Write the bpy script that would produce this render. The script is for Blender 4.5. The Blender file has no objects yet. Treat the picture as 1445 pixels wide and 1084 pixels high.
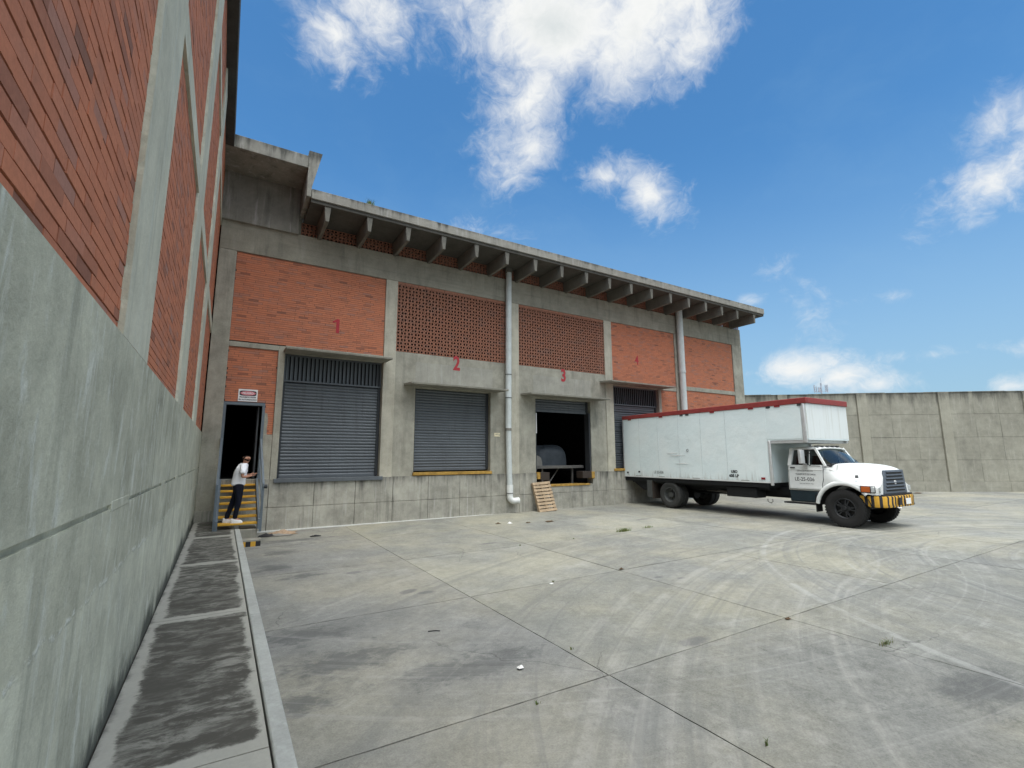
import bpy, bmesh, math, random
from mathutils import Vector, Matrix, Euler
random.seed(7)
S = bpy.context.scene
COL = S.collection
PI = math.pi
# ------------------------------------------------------------------ camera
cd = bpy.data.cameras.new('camera'); cam = bpy.data.objects.new('camera', cd); COL.objects.link(cam)
FPX = 670.17
cd.sensor_width = 36; cd.lens = FPX/1445*36; cd.clip_end = 3000; cd.clip_start = .02
CAM = Vector((.526, -15.651, 2.1))
yaw, pit, rol = math.radians(31.137), math.radians(8.656), math.radians(-.169)
fw = Vector((math.sin(yaw)*math.cos(pit), math.cos(yaw)*math.cos(pit), math.sin(pit)))
r0 = Vector((math.cos(yaw), -math.sin(yaw), 0)); u0 = r0.cross(fw)
rt = r0*math.cos(rol)+u0*math.sin(rol); up = -r0*math.sin(rol)+u0*math.cos(rol)
cam.matrix_world = Matrix(((rt.x, up.x, -fw.x, CAM.x), (rt.y, up.y, -fw.y, CAM.y), (rt.z, up.z, -fw.z, CAM.z), (0, 0, 0, 1)))
S.camera = cam
def inframe(p, m=60):
    q = Vector(p)-CAM; z = q.dot(fw)
    if z < .1: return False
    x = 722.5+q.dot(rt)/z*FPX; y = 542-q.dot(up)/z*FPX
    return -m < x < 1445+m and -m < y < 1084+m
# ------------------------------------------------------------------ exposure
S.view_settings.view_transform = 'Standard'; S.view_settings.look = 'None'
S.view_settings.gamma = 1; S.view_settings.use_curve_mapping = False
S.view_settings.exposure = 0.8
S.cycles.max_bounces = 8; S.cycles.diffuse_bounces = 5; S.cycles.use_denoising = True
# ------------------------------------------------------------------ sun
SUN_EL, SUN_AZ = math.radians(76), math.radians(206)       # azimuth clockwise from +Y
sd = bpy.data.lights.new('sun', 'SUN'); sd.energy = .85; sd.angle = math.radians(10); sd.color = (1, .93, .83)
sun = bpy.data.objects.new('sun', sd); COL.objects.link(sun)
sv = Vector((math.sin(SUN_AZ)*math.cos(SUN_EL), math.cos(SUN_AZ)*math.cos(SUN_EL), math.sin(SUN_EL)))
sun.rotation_euler = sv.to_track_quat('Z', 'Y').to_euler()

# ------------------------------------------------------------------ node helper
class G:
    def __init__(s, tree): s.t = tree; s.n = tree.nodes; s.l = tree.links
    def __call__(s, typ, **kw):
        nd = s.n.new('ShaderNode'+typ)
        for k, v in kw.items():
            if k.startswith('i_'):
                k = k[2:]
                key = int(k) if k.isdigit() else k.replace('_', ' ')
                if hasattr(v, 'is_output') or isinstance(v, bpy.types.NodeSocket): s.l.new(v, nd.inputs[key])
                else: nd.inputs[key].default_value = v
            else: setattr(nd, k, v)
        return nd
    def math(s, op, a, b=0.0, c=None, clamp=False):
        nd = s('Math', operation=op, i_0=a, i_1=b); nd.use_clamp = clamp
        if c is not None:
            if isinstance(c, bpy.types.NodeSocket): s.l.new(c, nd.inputs[2])
            else: nd.inputs[2].default_value = c
        return nd.outputs[0]
    def sm(s, x, lo, hi, a=0., b=1.):
        nd = s('MapRange', interpolation_type='SMOOTHSTEP', i_0=x, i_1=lo, i_2=hi, i_3=a, i_4=b); return nd.outputs[0]
    def lin(s, x, lo, hi, a=0., b=1.):
        return s('MapRange', i_0=x, i_1=lo, i_2=hi, i_3=a, i_4=b).outputs[0]
    def noise(s, vec, scale, detail=6, rough=.6, dist=0.):
        return s('TexNoise', i_Vector=vec, i_Scale=scale, i_Detail=detail, i_Roughness=rough, i_Distortion=dist).outputs[0]
    def mapv(s, vec, sc=(1, 1, 1), rot=(0, 0, 0), loc=(0, 0, 0), typ='POINT'):
        return s('Mapping', vector_type=typ, i_0=vec, i_1=loc, i_2=rot, i_3=sc).outputs[0]
    def mix(s, f, a, b, mode='MIX'):
        nd = s('Mix', data_type='RGBA', blend_type=mode)
        for k, v in ((0, f), (6, a), (7, b)):
            if isinstance(v, bpy.types.NodeSocket): s.l.new(v, nd.inputs[k])
            else: nd.inputs[k].default_value = v if k == 0 else (*v[:3], 1)
        return nd.outputs[2]
    def ramp(s, f, stops, interp='LINEAR'):
        nd = s('ValToRGB', i_0=f); cr = nd.color_ramp; cr.interpolation = interp
        while len(cr.elements) < len(stops): cr.elements.new(.5)
        for e, (p, c) in zip(cr.elements, stops): e.position = p; e.color = (*c, 1)
        return nd.outputs[0]
    def xyz(s, vec):
        o = s('SeparateXYZ', i_0=vec).outputs; return o[0], o[1], o[2]

# ------------------------------------------------------------------ sky
W = bpy.data.worlds.new('World'); S.world = W; W.use_nodes = True
SKY_STR = .12
g = G(W.node_tree); g.n.clear()
sky = g('TexSky', sky_type='NISHITA', sun_disc=False, sun_elevation=SUN_EL, sun_rotation=SUN_AZ, altitude=1500, air_density=1.0, dust_density=.6, ozone_density=2.2)
vec = g('TexCoord').outputs['Generated']
hs = g('HueSaturation', i_Saturation=1.2, i_Value=1.0, i_Color=sky.outputs[0])
dx, dy, dz = g.xyz(vec)
def blob(c, a, b, ang=0., w=1.):
    n = Vector(c).normalized(); t1 = Vector((0, 0, 1)).cross(n).normalized()*-1; t2 = t1.cross(n)*-1
    if t2.z < 0: t2 = -t2
    ca, sa = math.cos(ang), math.sin(ang)
    e1 = t1*ca+t2*sa; e2 = n.cross(e1)
    R = Matrix((e1, e2, n)).transposed().to_euler()
    m = g.mapv(vec, (a, b, 1.), tuple(R), tuple(n), 'TEXTURE')
    L = g('VectorMath', operation='LENGTH', i_0=m).outputs['Value']
    return g.math('MULTIPLY', g.math('SUBTRACT', 1., L), w)
D = math.radians
BL = [((.36, .47, .80), .33, .22, 0, 1.4), ((.43, .55, .71), .23, .15, D(-8), 1.3), ((.53, .48, .70), .19, .12, D(28), 1.2), ((.43, .63, .645), .15, .12, D(50), 1.0), ((.455, .68, .575), .13, .075, D(38), .85),
      ((.60, .45, .66), .11, .06, D(38), .75), ((.585, .618, .525), .095, .05, D(-12), .85), ((.645, .583, .492), .085, .055, D(-38), .8),
      ((.10, .728, .679), .11, .065, D(-15), .8), ((.128, .68, .72), .15, .075, D(-20), .8),
      ((.882, .165, .45), .07, .06, D(30), .62), ((.907, .185, .385), .13, .055, D(22), .85), ((.91, .10, .42), .11, .09, 0, .9),
      ((.879, .451, .150), .10, .045, 0, .95), ((.905, .40, .135), .085, .034, 0, .85), ((.927, .353, .118), .07, .03, 0, .75), ((.82, .497, .284), .04, .02, 0, .6), ((.954, .258, .155), .17, .016, D(-2), .36), ((.973, .207, .098), .045, .025, 0, .8),
      ((.828, .444, .342), .05, .03, D(40), .3), ((.93, .32, .26), .04, .014, 0, .28), ((.45, .77, .45), .14, .03, D(10), .22), ((.85, .42, .25), .06, .03, D(-60), .22)]
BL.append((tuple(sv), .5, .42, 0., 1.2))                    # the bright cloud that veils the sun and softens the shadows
fld = None
for b in BL:
    o = blob(*b); fld = o if fld is None else g.math('MAXIMUM', fld, o)
fill_cloud = g.sm(g('VectorMath', operation='DOT_PRODUCT', i_0=vec, i_1=tuple(fw)).outputs['Value'], .52, .2, -.9, .54)   # extra out-of-view cloud, added to whiten and lift light on the walls
fld = g.math('MAXIMUM', fld, fill_cloud)
warp = g('TexNoise', i_Vector=vec, i_Scale=4., i_Detail=4., i_Roughness=.6).outputs['Color']
wv = g('VectorMath', operation='MULTIPLY_ADD', i_0=warp, i_1=(.22, .22, .16), i_2=vec).outputs[0]
f1 = g.noise(wv, 4.6, 12, .6, .25)
f2 = g.noise(wv, 15, 10, .66, .35)
f3 = g.noise(g.mapv(wv, (1, 1, 1.5), (0, .5, .6)), 46, 6, .65, .5)
ff = g.math('ADD', g.math('MULTIPLY', g.math('SUBTRACT', f1, .5), 1.7), g.math('MULTIPLY', g.math('SUBTRACT', f2, .5), 1.15))
ff = g.math('ADD', ff, g.math('MULTIPLY', g.math('SUBTRACT', f3, .5), .45))
den = g.math('ADD', g.math('MAXIMUM', fld, -.9), ff)
alpha = g.sm(den, -.05, 1.0)
shade = g.sm(g.math('ADD', den, g.math('MULTIPLY', g.math('SUBTRACT', f2, .5), -1.5)), .75, 1.6)
cc = g.mix(shade, (4.45, 4.5, 4.45), (3.25, 3.5, 3.55))
glow = g.sm(g('VectorMath', operation='DOT_PRODUCT', i_0=vec, i_1=tuple(sv)).outputs['Value'], .58, 1., 1., 8.5)   # clouds scatter more near the sun, boosted to lift light on the walls
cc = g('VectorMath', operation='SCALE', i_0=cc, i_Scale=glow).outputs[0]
veil = g.math('MULTIPLY', g.sm(g.noise(g.mapv(wv, (1, 1, 2.2)), 2.6, 6, .6), .45, .8), .09)
skc = g.mix(veil, hs.outputs[0], (2.6, 3.3, 4.2))
skc = g.mix(1., skc, (.80, .985, .935), 'MULTIPLY')
low = g.sm(dz, .56, .0, 0., .88)                            # paler air towards the horizon
skc = g.mix(low, skc, (1.62, 2.42, 3.15))
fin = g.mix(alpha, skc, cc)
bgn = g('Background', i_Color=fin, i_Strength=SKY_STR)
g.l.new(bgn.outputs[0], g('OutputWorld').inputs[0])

# ------------------------------------------------------------------ materials
def newmat(name):
    m = bpy.data.materials.new(name); m.use_nodes = True
    gg = G(m.node_tree); gg.n.clear()
    out = gg('OutputMaterial'); p = gg('BsdfPrincipled'); gg.l.new(p.outputs[0], out.inputs[0])
    return m, gg, p
def setc(gg, p, col=None, rough=None, bump=None, bs=.3, bd=.01, metal=None):
    def st(k, v):
        if isinstance(v, bpy.types.NodeSocket): gg.l.new(v, p.inputs[k])
        else: p.inputs[k].default_value = (*v, 1) if isinstance(v, tuple) and len(v) == 3 else v
    if col is not None: st('Base Color', col)
    if rough is not None: st('Roughness', rough)
    if metal is not None: st('Metallic', metal)
    if not isinstance(rough, float) or rough > .8: p.inputs['Specular IOR Level'].default_value = .22
    if bump is not None:
        b = gg('Bump', i_Strength=bs, i_Distance=bd, i_Height=bump); gg.l.new(b.outputs[0], p.inputs['Normal'])
def plain(name, col, rough=.6, metal=0., var=.12, scale=6., bs=.15):
    m, q, p = newmat(name)
    pos = q('TexCoord').outputs['Object']
    n = q.noise(pos, scale, 6, .65); n2 = q.noise(pos, scale*9, 4, .6)
    v = q.math('ADD', q.math('MULTIPLY', q.math('SUBTRACT', n, .5), var*3.2), q.math('MULTIPLY', q.math('SUBTRACT', n2, .5), var*1.5))
    f = q.math('ADD', v, 1.)
    c = q('VectorMath', operation='SCALE', i_0=col, i_Scale=f).outputs[0]
    setc(q, p, c, q.lin(n, .3, .7, rough-.06, min(1, rough+.06)), n2, bs, .004, metal)
    return m
def concrete(name, base, streak=.35, blotch=.3, light=(.5, .5, .46), dark=(.07, .07, .06), bump=.35, streak_scale=2.4, horiz=0., lights=.35, top=None):
    """weathered board-marked concrete; top=(z, depth, amount) adds black water staining below an exposed top"""
    m, q, p = newmat(name)
    pos = q('NewGeometry').outputs['Position']
    n1 = q.noise(pos, .55, 5, .6); n2 = q.noise(pos, 2.6, 8, .68); n3 = q.noise(pos, 30, 5, .7)
    sv_ = q.noise(q.mapv(pos, (streak_scale, streak_scale, .22)), 1.6, 7, .65, .25)
    sv2 = q.noise(q.mapv(pos, (streak_scale*2.3, streak_scale*2.3, .35), loc=(7, 3, 1)), 1.6, 6, .7, .3)
    f = q.math('ADD', q.math('MULTIPLY', q.math('SUBTRACT', n1, .5), blotch*2.2), q.math('MULTIPLY', q.math('SUBTRACT', n2, .5), blotch*2.6))
    f = q.math('ADD', f, q.math('MULTIPLY', q.math('SUBTRACT', n3, .5), .4))
    c = q('VectorMath', operation='SCALE', i_0=base, i_Scale=q.math('ADD', f, 1.)).outputs[0]
    c = q.mix(q.math('MULTIPLY', q.sm(sv_, .5, .72), streak), c, dark)
    c = q.mix(q.math('MULTIPLY', q.sm(sv2, .52, .7), lights), c, light)
    h = q.math('ADD', n3, q.math('MULTIPLY', n2, .8))
    if horiz:
        hz = q.noise(q.mapv(pos, (.25, .25, 9)), 1.4, 4, .6)
        c = q.mix(q.math('MULTIPLY', q.sm(hz, .5, .72), horiz), c, dark)
        h = q.math('ADD', h, hz)
    if top:
        x_, y_, z_ = q.xyz(pos)
        t = q.math('ADD', q.lin(z_, top[0]-top[1], top[0]), q.math('MULTIPLY', q.math('SUBTRACT', sv_, .5), 1.9))
        t = q.math('ADD', t, q.math('MULTIPLY', q.math('SUBTRACT', n2, .5), .9))
        c = q.mix(q.math('MULTIPLY', q.sm(t, .45, 1.15), top[2]), c, (.035, .036, .033))
    setc(q, p, c, .88, h, bump, .012)
    return m
def brickmat(name, attr, dull=1.):
    m, q, p = newmat(name)
    pos = q('NewGeometry').outputs['Position']
    r = q('Attribute', attribute_name='tint').outputs['Fac'] if attr else q('ObjectInfo').outputs['Random']
    c = q.ramp(r, [(0, (.2, .1, .072)), (.03, (.28, .12, .08)), (.075, (.41, .162, .097)), (.3, (.47, .176, .1)), (.65, (.5, .19, .106)), (.85, (.445, .182, .114)), (.95, (.385, .178, .126)), (1, (.33, .18, .14))])
    n = q.noise(pos, 3.2, 7, .65); n2 = q.noise(pos, 45, 5, .7)
    c = q.mix(q.math('MULTIPLY', q.sm(n, .48, .72), .5 if attr else .3), c, (.27, .14, .1))
    f = q.math('ADD', q.math('MULTIPLY', q.math('SUBTRACT', n2, .5), .55), 1.)
    if dull < 1: c = q.mix(.35, c, (.42, .27, .21))
    c = q('VectorMath', operation='SCALE', i_0=c, i_Scale=q.math('MULTIPLY', f, dull)).outputs[0]
    setc(q, p, c, .9, n2, .4, .004)
    return m
M = {}
M['brick1'] = brickmat('brick_face', False); M['brick'] = brickmat('brick_field', True)
M['hollow'] = brickmat('hollow_brick_face', True, .66)
M['mortar'] = plain('mortar', (.085, .06, .048), .95, 0, .2, 20)
M['column'] = concrete('column_concrete', (.49, .485, .39), .35, .3, (.5, .55, .51), (.12, .13, .12), .4, 3.2, 0, .5)
M['conc'] = concrete('facade_concrete', (.315, .305, .252), .42, .42, (.44, .43, .38), (.09, .09, .08), .4, 1.8, 0, .25)
M['pillar'] = concrete('tan_column_concrete', (.42, .40, .325), .35, .3, (.5, .48, .42), (.15, .14, .12), .3, 2.6, 0, .2)
M['beam'] = concrete('beam_concrete', (.29, .278, .226), .45, .3, (.38, .37, .33), (.06, .06, .055), .4, 1.4, .2, .2)
M['base'] = concrete('dock_base_concrete', (.33, .322, .275), .5, .5, (.5, .5, .47), (.05, .05, .047), .45, 2.6, 0, .5, (1.62, .85, .8))
M['roofc'] = concrete('roof_edge_concrete', (.25, .243, .215), .4, .3, (.48, .48, .46), (.06, .06, .055), .5, 2., 0, .3, (9.95, .3, .9))
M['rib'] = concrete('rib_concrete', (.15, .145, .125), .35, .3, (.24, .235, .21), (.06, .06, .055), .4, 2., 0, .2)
M['darkc'] = concrete('dark_eave_concrete', (.06, .062, .06), .4, .3, (.12, .12, .11), (.02, .02, .02), .4, 2., 0, .2)  # eave concrete, much darker than the other concretes
M['soffit'] = concrete('shaded_soffit_concrete', (.085, .082, .072), .35, .3, (.14, .135, .12), (.03, .03, .028), .4, 2., 0, .2)  # shade under the roof overhang put into the base colour
M['canopy'] = concrete('canopy_concrete', (.24, .232, .195), .4, .3, (.46, .45, .41), (.06, .06, .055), .5, 2., 0, .3)
M['corner'] = concrete('gutter_concrete', (.22, .216, .19), .5, .35, (.5, .5, .48), (.05, .05, .045), .5, 2., 0, .4, (10.95, .5, .8))
M['patch'] = concrete('render_patch', (.325, .318, .272), .3, .3, (.45, .45, .42), (.16, .16, .15), .3, 2.)
M['wallp'] = concrete('yard_wall_concrete', (.28, .272, .224), .2, .34, (.5, .49, .43), (.14, .135, .12), .35, 1.5, .1, .25, (5.55, 1.2, .75))
M['wallc'] = concrete('yard_wall_column', (.31, .3, .245), .2, .2, (.5, .49, .43), (.14, .135, .11), .35, 1.8, .1, .2, (5.5, .8, .6))
M['whitec'] = concrete('white_fillet', (.56, .57, .55), .2, .2)
M['kerb'] = concrete('kerb_concrete', (.345, .355, .33), .1, .22, (.48, .5, .47), (.12, .12, .11), .4, 2.)
M['dirt'] = plain('joint_dirt', (.035, .033, .028), .95, 0, .3, 12)
M['dark'] = plain('painted_dark_interior', (.010, .0105, .012), .95, 0, .2, 2)  # near-black base colour stands in for the shade indoors
M['shut'] = plain('blue_grey_shutter_paint', (.102, .12, .136), .5, .25, .12, 3.5, .1)
def shutmat():
    m, q, p = newmat('worn_shutter_paint')
    pos = q('NewGeometry').outputs['Position']
    a = q.noise(pos, .9, 6, .65); b_ = q.noise(q.mapv(pos, (5, 5, .35)), 1.6, 8, .7); d = q.noise(pos, 30, 4, .7)
    c = q('VectorMath', operation='SCALE', i_0=(.104, .118, .13), i_Scale=q.math('ADD', .62, q.math('ADD', q.math('MULTIPLY', a, .5), q.math('MULTIPLY', d, .26)))).outputs[0]
    c = q.mix(q.math('MULTIPLY', q.sm(b_, .5, .72), .45), c, (.05, .052, .05))
    c = q.mix(q.math('MULTIPLY', q.sm(q.noise(q.mapv(pos, (2.5, 2.5, 30)), 1.3, 6, .75), .70, .74), .8), c, (.4, .42, .42))
    c = q.mix(q.math('MULTIPLY', q.sm(q.noise(q.mapv(pos, (3, 3, 5), loc=(4, 0, 2)), 1.7, 6, .72), .66, .74), .5), c, (.12, .07, .045))
    setc(q, p, c, .52, d, .1, .004, .2); return m
M['shut'] = shutmat()
M['shutd'] = plain('dark_steel_guides', (.05, .055, .06), .55, .3, .2, 4)
M['stair'] = plain('blue_grey_stair_paint', (.135, .165, .19), .5, .2, .16, 8)
M['yellow'] = plain('worn_yellow_paint', (.56, .32, .045), .6, 0, .18, 9)
M['yelw'] = plain('chipped_yellow_paint', (.36, .22, .055), .78, 0, .6, 7)
M['rubber'] = plain('dock_rubber', (.045, .036, .03), .85, 0, .25, 10)
M['red'] = plain('red_stencil_paint', (.38, .045, .055), .75, 0, .18, 9)
M['pvc'] = plain('white_drainpipe', (.52, .56, .55), .45, 0, .14, 5)
M['pvcw'] = plain('white_elbow', (.66, .68, .66), .4, 0, .08, 5)
M['signw'] = plain('sign_white', (.75, .76, .76), .4, 0, .04, 5)
M['signr'] = plain('sign_red', (.62, .22, .25), .45, 0, .08, 5)
M['ink'] = plain('black_ink', (.025, .026, .03), .6, 0, .2, 9)
M['inkf'] = plain('faded_ink', (.16, .165, .17), .7, 0, .3, 20)
M['cream'] = plain('cream_plate', (.66, .6, .42), .5, 0, .1, 8)
M['wood'] = plain('pallet_wood', (.35, .265, .175), .8, 0, .35, 7)
M['steel'] = plain('worn_steel', (.16, .155, .145), .55, .5, .3, 10)
M['tarp'] = plain('grey_tarp', (.05, .06, .07), .5, 0, .3, 5)
M['sack'] = plain('pale_sack', (.2, .195, .175), .8, 0, .25, 7)
M['white'] = plain('truck_white_paint', (.66, .68, .665), .3, 0, .07, 3, .05)
M['redr'] = plain('red_roof_rail', (.24, .045, .042), .5, 0, .22, 4)
M['chrome'] = plain('polished_post', (.6, .61, .61), .4, .45, .12, 9)
M['black'] = plain('black_chassis', (.013, .014, .015), .6, 0, .3, 8)
M['tyre'] = plain('tyre_rubber', (.021, .021, .021), .82, 0, .25, 12)
M['tyreg'] = plain('dusty_tyre_rubber', (.042, .043, .041), .88, 0, .25, 9)
M['rim'] = plain('dark_wheel_rim', (.033, .035, .037), .5, .3, .3, 9)
M['rimg'] = plain('grey_wheel_rim', (.085, .09, .088), .6, .3, .3, 9)
M['grille'] = plain('grey_grille_plastic', (.095, .115, .14), .5, 0, .1, 5)
M['amber'] = plain('amber_lens', (.38, .09, .02), .25, 0, .1, 5)
M['lamp'] = plain('clear_lamp', (.55, .58, .58), .12, .4, .1, 20)
M['marker'] = plain('red_marker', (.22, .02, .025), .35, 0, .1, 5)
M['tank'] = plain('dark_blue_tank', (.018, .03, .037), .45, 0, .2, 4)
M['seat'] = plain('grey_seat', (.06, .06, .062), .8, 0, .1, 5)
M['skin'] = plain('skin', (.42, .22, .15), .55, 0, .06, 14)
M['hair'] = plain('dark_hair', (.015, .011, .009), .6, 0, .2, 60)
M['shirt'] = plain('white_shirt', (.86, .87, .9), .85, 0, .04, 8, .1)
M['jeans'] = plain('navy_trousers', (.006, .008, .017), .85, 0, .2, 14)
M['shoe'] = plain('white_shoe', (.75, .74, .72), .6, 0, .05, 12)
M['phone'] = plain('black_phone', (.01, .01, .012), .3, 0, .05, 9)
M['card'] = plain('brown_cardboard', (.30, .22, .15), .85, 0, .3, 8)
M['rag'] = plain('dark_rag', (.03, .03, .032), .9, 0, .3, 12)
M['grass'] = plain('weed_green', (.085, .13, .03), .7, 0, .35, 18)
M['grassd'] = plain('dry_weed', (.16, .14, .06), .8, 0, .35, 18)
M['leaf'] = plain('dry_leaf', (.09, .06, .035), .85, 0, .3, 30)
M['paper'] = plain('crumpled_paper', (.68, .68, .66), .8, 0, .1, 20)
M['antenna'] = plain('antenna_grey', (.42, .45, .5), .5, 0, .1, 1)
# box side paint: pale grey-blue with dull patches, fine dents
M['boxseam'] = plain('seam_strip_paint', (.55, .62, .63), .5, 0, .15, 9)
def boxpaint():
    m, q, p = newmat('cargo_box_paint')
    pos = q('TexCoord').outputs['Object']
    n = q.noise(pos, .8, 5, .6); n2 = q.noise(q.mapv(pos, (5, 5, .5)), 1.5, 6, .7); n3 = q.noise(pos, 26, 4, .7)
    c = q.mix(q.sm(n, .35, .7), (.69, .785, .79), (.745, .815, .81))
    c = q.mix(q.math('MULTIPLY', q.sm(n2, .58, .8), .22), c, (.46, .49, .47))
    c = q.mix(q.math('MULTIPLY', q.sm(n3, .62, .75), .18), c, (.45, .46, .45))
    x_, y_, z_ = q.xyz(pos)
    low = q.math('ADD', q.lin(z_, 1.1, 1.75, .75, -.2), q.math('MULTIPLY', q.math('SUBTRACT', n2, .5), 2.4))
    c = q.mix(q.math('MULTIPLY', q.sm(low, .4, 1.1), .6), c, (.36, .35, .31))
    ru = q.math('MULTIPLY', q.sm(q.noise(q.mapv(pos, (9, 9, 1.6)), 1.4, 7, .7), .66, .74), q.sm(n, .5, .62))
    c = q.mix(q.math('MULTIPLY', ru, .6), c, (.22, .11, .06))
    h = q.math('ADD', q.noise(q.mapv(pos, (1.3, 1, 1.1)), 1.4, 4, .55), q.math('MULTIPLY', n3, .02))
    setc(q, p, c, .4, h, .5, .05); return m
M['box'] = boxpaint()
def streaked(name):
    m, q, p = newmat(name)
    pos = q('TexCoord').outputs['Object']
    n2 = q.noise(q.mapv(pos, (7, 7, .35)), 1.7, 6, .7); n3 = q.noise(pos, 1.2, 5, .6)
    c = q.mix(q.math('MULTIPLY', q.sm(n2, .48, .72), .55), (.66, .70, .69), (.43, .43, .37))
    c = q.mix(q.math('MULTIPLY', n3, .15), c, (.5, .52, .5)); setc(q, p, c, .45, n2, .06, .01); return m
M['nose'] = streaked('streaked_nose_paint')
def glass(name, tint):
    m, q, p = newmat(name)
    out = [n for n in q.n if n.type == 'OUTPUT_MATERIAL'][0]
    tr = q('BsdfTransparent', i_Color=(*tint, 1)); gl = q('BsdfGlossy', i_Color=(.9, .95, 1, 1), i_Roughness=.03)
    fr = q('Fresnel', i_IOR=1.33); mx = q('MixShader', i_0=fr.outputs[0])
    q.l.new(tr.outputs[0], mx.inputs[1]); q.l.new(gl.outputs[0], mx.inputs[2]); q.l.new(mx.outputs[0], out.inputs[0]); return m
M['glass'] = glass('cab_glass', (.5, .55, .53)); M['glassd'] = glass('tinted_side_glass', (.16, .18, .18))

def yardmat():
    m, q, p = newmat('yard_concrete')
    pos = q('NewGeometry').outputs['Position']; rnd = q('ObjectInfo').outputs['Random']
    X, Y, Z = q.xyz(pos)
    n1 = q.noise(pos, .35, 5, .6); n2 = q.noise(pos, 1.7, 8, .68, .4); n3 = q.noise(pos, 14, 7, .72); n4 = q.noise(pos, 60, 5, .8); n5 = q.noise(pos, 5.5, 9, .78, .5)
    f = q.math('ADD', q.math('MULTIPLY', q.math('SUBTRACT', n1, .5), .5), q.math('MULTIPLY', q.math('SUBTRACT', n2, .5), .8))
    f = q.math('ADD', f, q.math('MULTIPLY', q.math('SUBTRACT', n3, .5), .75))
    f = q.math('ADD', f, q.math('MULTIPLY', q.math('SUBTRACT', n4, .5), 1.25))
    f = q.math('ADD', f, q.math('MULTIPLY', q.math('SUBTRACT', n5, .5), .7))
    f = q.math('ADD', f, q.math('MULTIPLY', q.math('SUBTRACT', rnd, .5), .16))
    tone = q('ObjectInfo').outputs['Color']
    base = q.mix(q.sm(n1, .35, .68), (.2, .205, .19), (.24, .234, .19))
    c = q('VectorMath', operation='SCALE', i_0=base, i_Scale=q.math('ADD', f, 1.)).outputs[0]
    c = q.mix(1., c, tone, 'MULTIPLY')
    # pale dust
    c = q.mix(q.math('MULTIPLY', q.sm(q.math('ADD', q.noise(q.mapv(pos, loc=(9, 4, 0)), .9, 10, .78), q.math('MULTIPLY', q.math('SUBTRACT', n5, .5), .3)), .54, .7), .4), c, (.34, .34, .31))
    # broad dark traffic film
    c = q.mix(q.math('MULTIPLY', q.sm(q.math('ADD', q.noise(q.mapv(pos, loc=(3, 8, 0)), .55, 10, .78), q.math('MULTIPLY', q.math('SUBTRACT', n5, .5), .35)), .53, .68), .42), c, (.115, .118, .115))
    # black algae stains beside the kerb
    def ell(cx, cy, a, b, rot=0.):
        mp = q.mapv(pos, (a, b, 1000), (0, 0, rot), (cx, cy, 0), 'TEXTURE')
        return q.math('SUBTRACT', 1., q('VectorMath', operation='LENGTH', i_0=mp).outputs['Value'])
    brush = q.noise(q.mapv(pos, (1.3, 2.6, 1)), 1.5, 11, .76, .35)
    st = None
    for e in [(1.55, -9.15, 1.1, .55), (1.75, -10.2, 1.05, .62, .25), (1.3, -10.9, .5, .35), (1.55, -5.15, .7, .6), (1.9, -6.1, .8, .3), (2.2, -2.0, 1.6, .35), (2.9, -11.0, 1.3, .5), (6.6, -13.9, 1.2, .5), (1.8, -3.6, .8, .5)]:
        v = ell(*e); st = v if st is None else q.math('MAXIMUM', st, v)
    st = q.sm(q.math('ADD', q.math('MAXIMUM', st, -1.), q.math('ADD', q.math('MULTIPLY', q.math('SUBTRACT', brush, .5), 2.6), q.math('MULTIPLY', q.math('SUBTRACT', n5, .5), 1.8))), .25, .85)
    c = q.mix(q.math('MULTIPLY', st, .66), c, (.07, .073, .073))
    # oil spots
    ol = None
    for e in [(2.76, -6.33, .2, .13), (3.2, -8.05, .22, .13, .5), (3.42, -8.25, .2, .1), (7.18, -9.55, .13, .08), (7.46, -9.8, .12, .06), (5.3, -11.75, .3, .14), (12.5, -4.1, .4, .12), (6.2, -5.1, .35, .1)]:
        v = ell(*e); ol = v if ol is None else q.math('MAXIMUM', ol, v)
    ol = q.sm(q.math('ADD', ol, q.math('MULTIPLY', q.math('SUBTRACT', n3, .5), 1.2)), .1, .5)
    c = q.mix(q.math('MULTIPLY', ol, .6), c, (.09, .09, .095))
    # tyre scrub arcs: pale and dark curved bands
    def arcs(cx, cy, r0, r1, k, seed, amt):
        mp = q.mapv(pos, loc=(-cx, -cy, 0)); 
        rx, ry, rz = q.xyz(mp)
        rr = q.math('SQRT', q.math('ADD', q.math('MULTIPLY', rx, rx), q.math('MULTIPLY', ry, ry)))
        cb = q('CombineXYZ', i_0=q.math('MULTIPLY', rr, k), i_1=seed, i_2=q.math('MULTIPLY', q.noise(pos, .16, 1, .5), 1.3))
        b = q.sm(q.noise(cb.outputs[0], 1., 4, .7), .5, .68)
        w = q.math('MULTIPLY', q.sm(rr, r0, r0+.8), q.sm(rr, r1+.8, r1))
        w = q.math('MULTIPLY', q.math('MULTIPLY', w, q.sm(n2, .34, .52)), q.sm(n5, .28, .5))
        return q.math('MULTIPLY', q.math('MULTIPLY', b, w), amt)
    for a in [(15.5, -17.0, 4.2, 9.0, 4.6, 3., .42, (.36, .37, .35)), (15.5, -17.0, 3.8, 9.4, 5.6, 17., .55, (.11, .115, .115)), (13.0, -24.0, 12.0, 19.0, 3.8, 9., .36, (.36, .355, .32)), (13.0, -24.0, 12.0, 19.5, 4.8, 29., .38, (.115, .12, .115)),
              (9.5, -16., 6.6, 8.3, 7.5, 41., .35, (.11, .11, .11)), (8, -2, 9, 14, 7.1, 55., .25, (.35, .35, .33))]:
        c = q.mix(arcs(*a[:7]), c, a[7])
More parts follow.
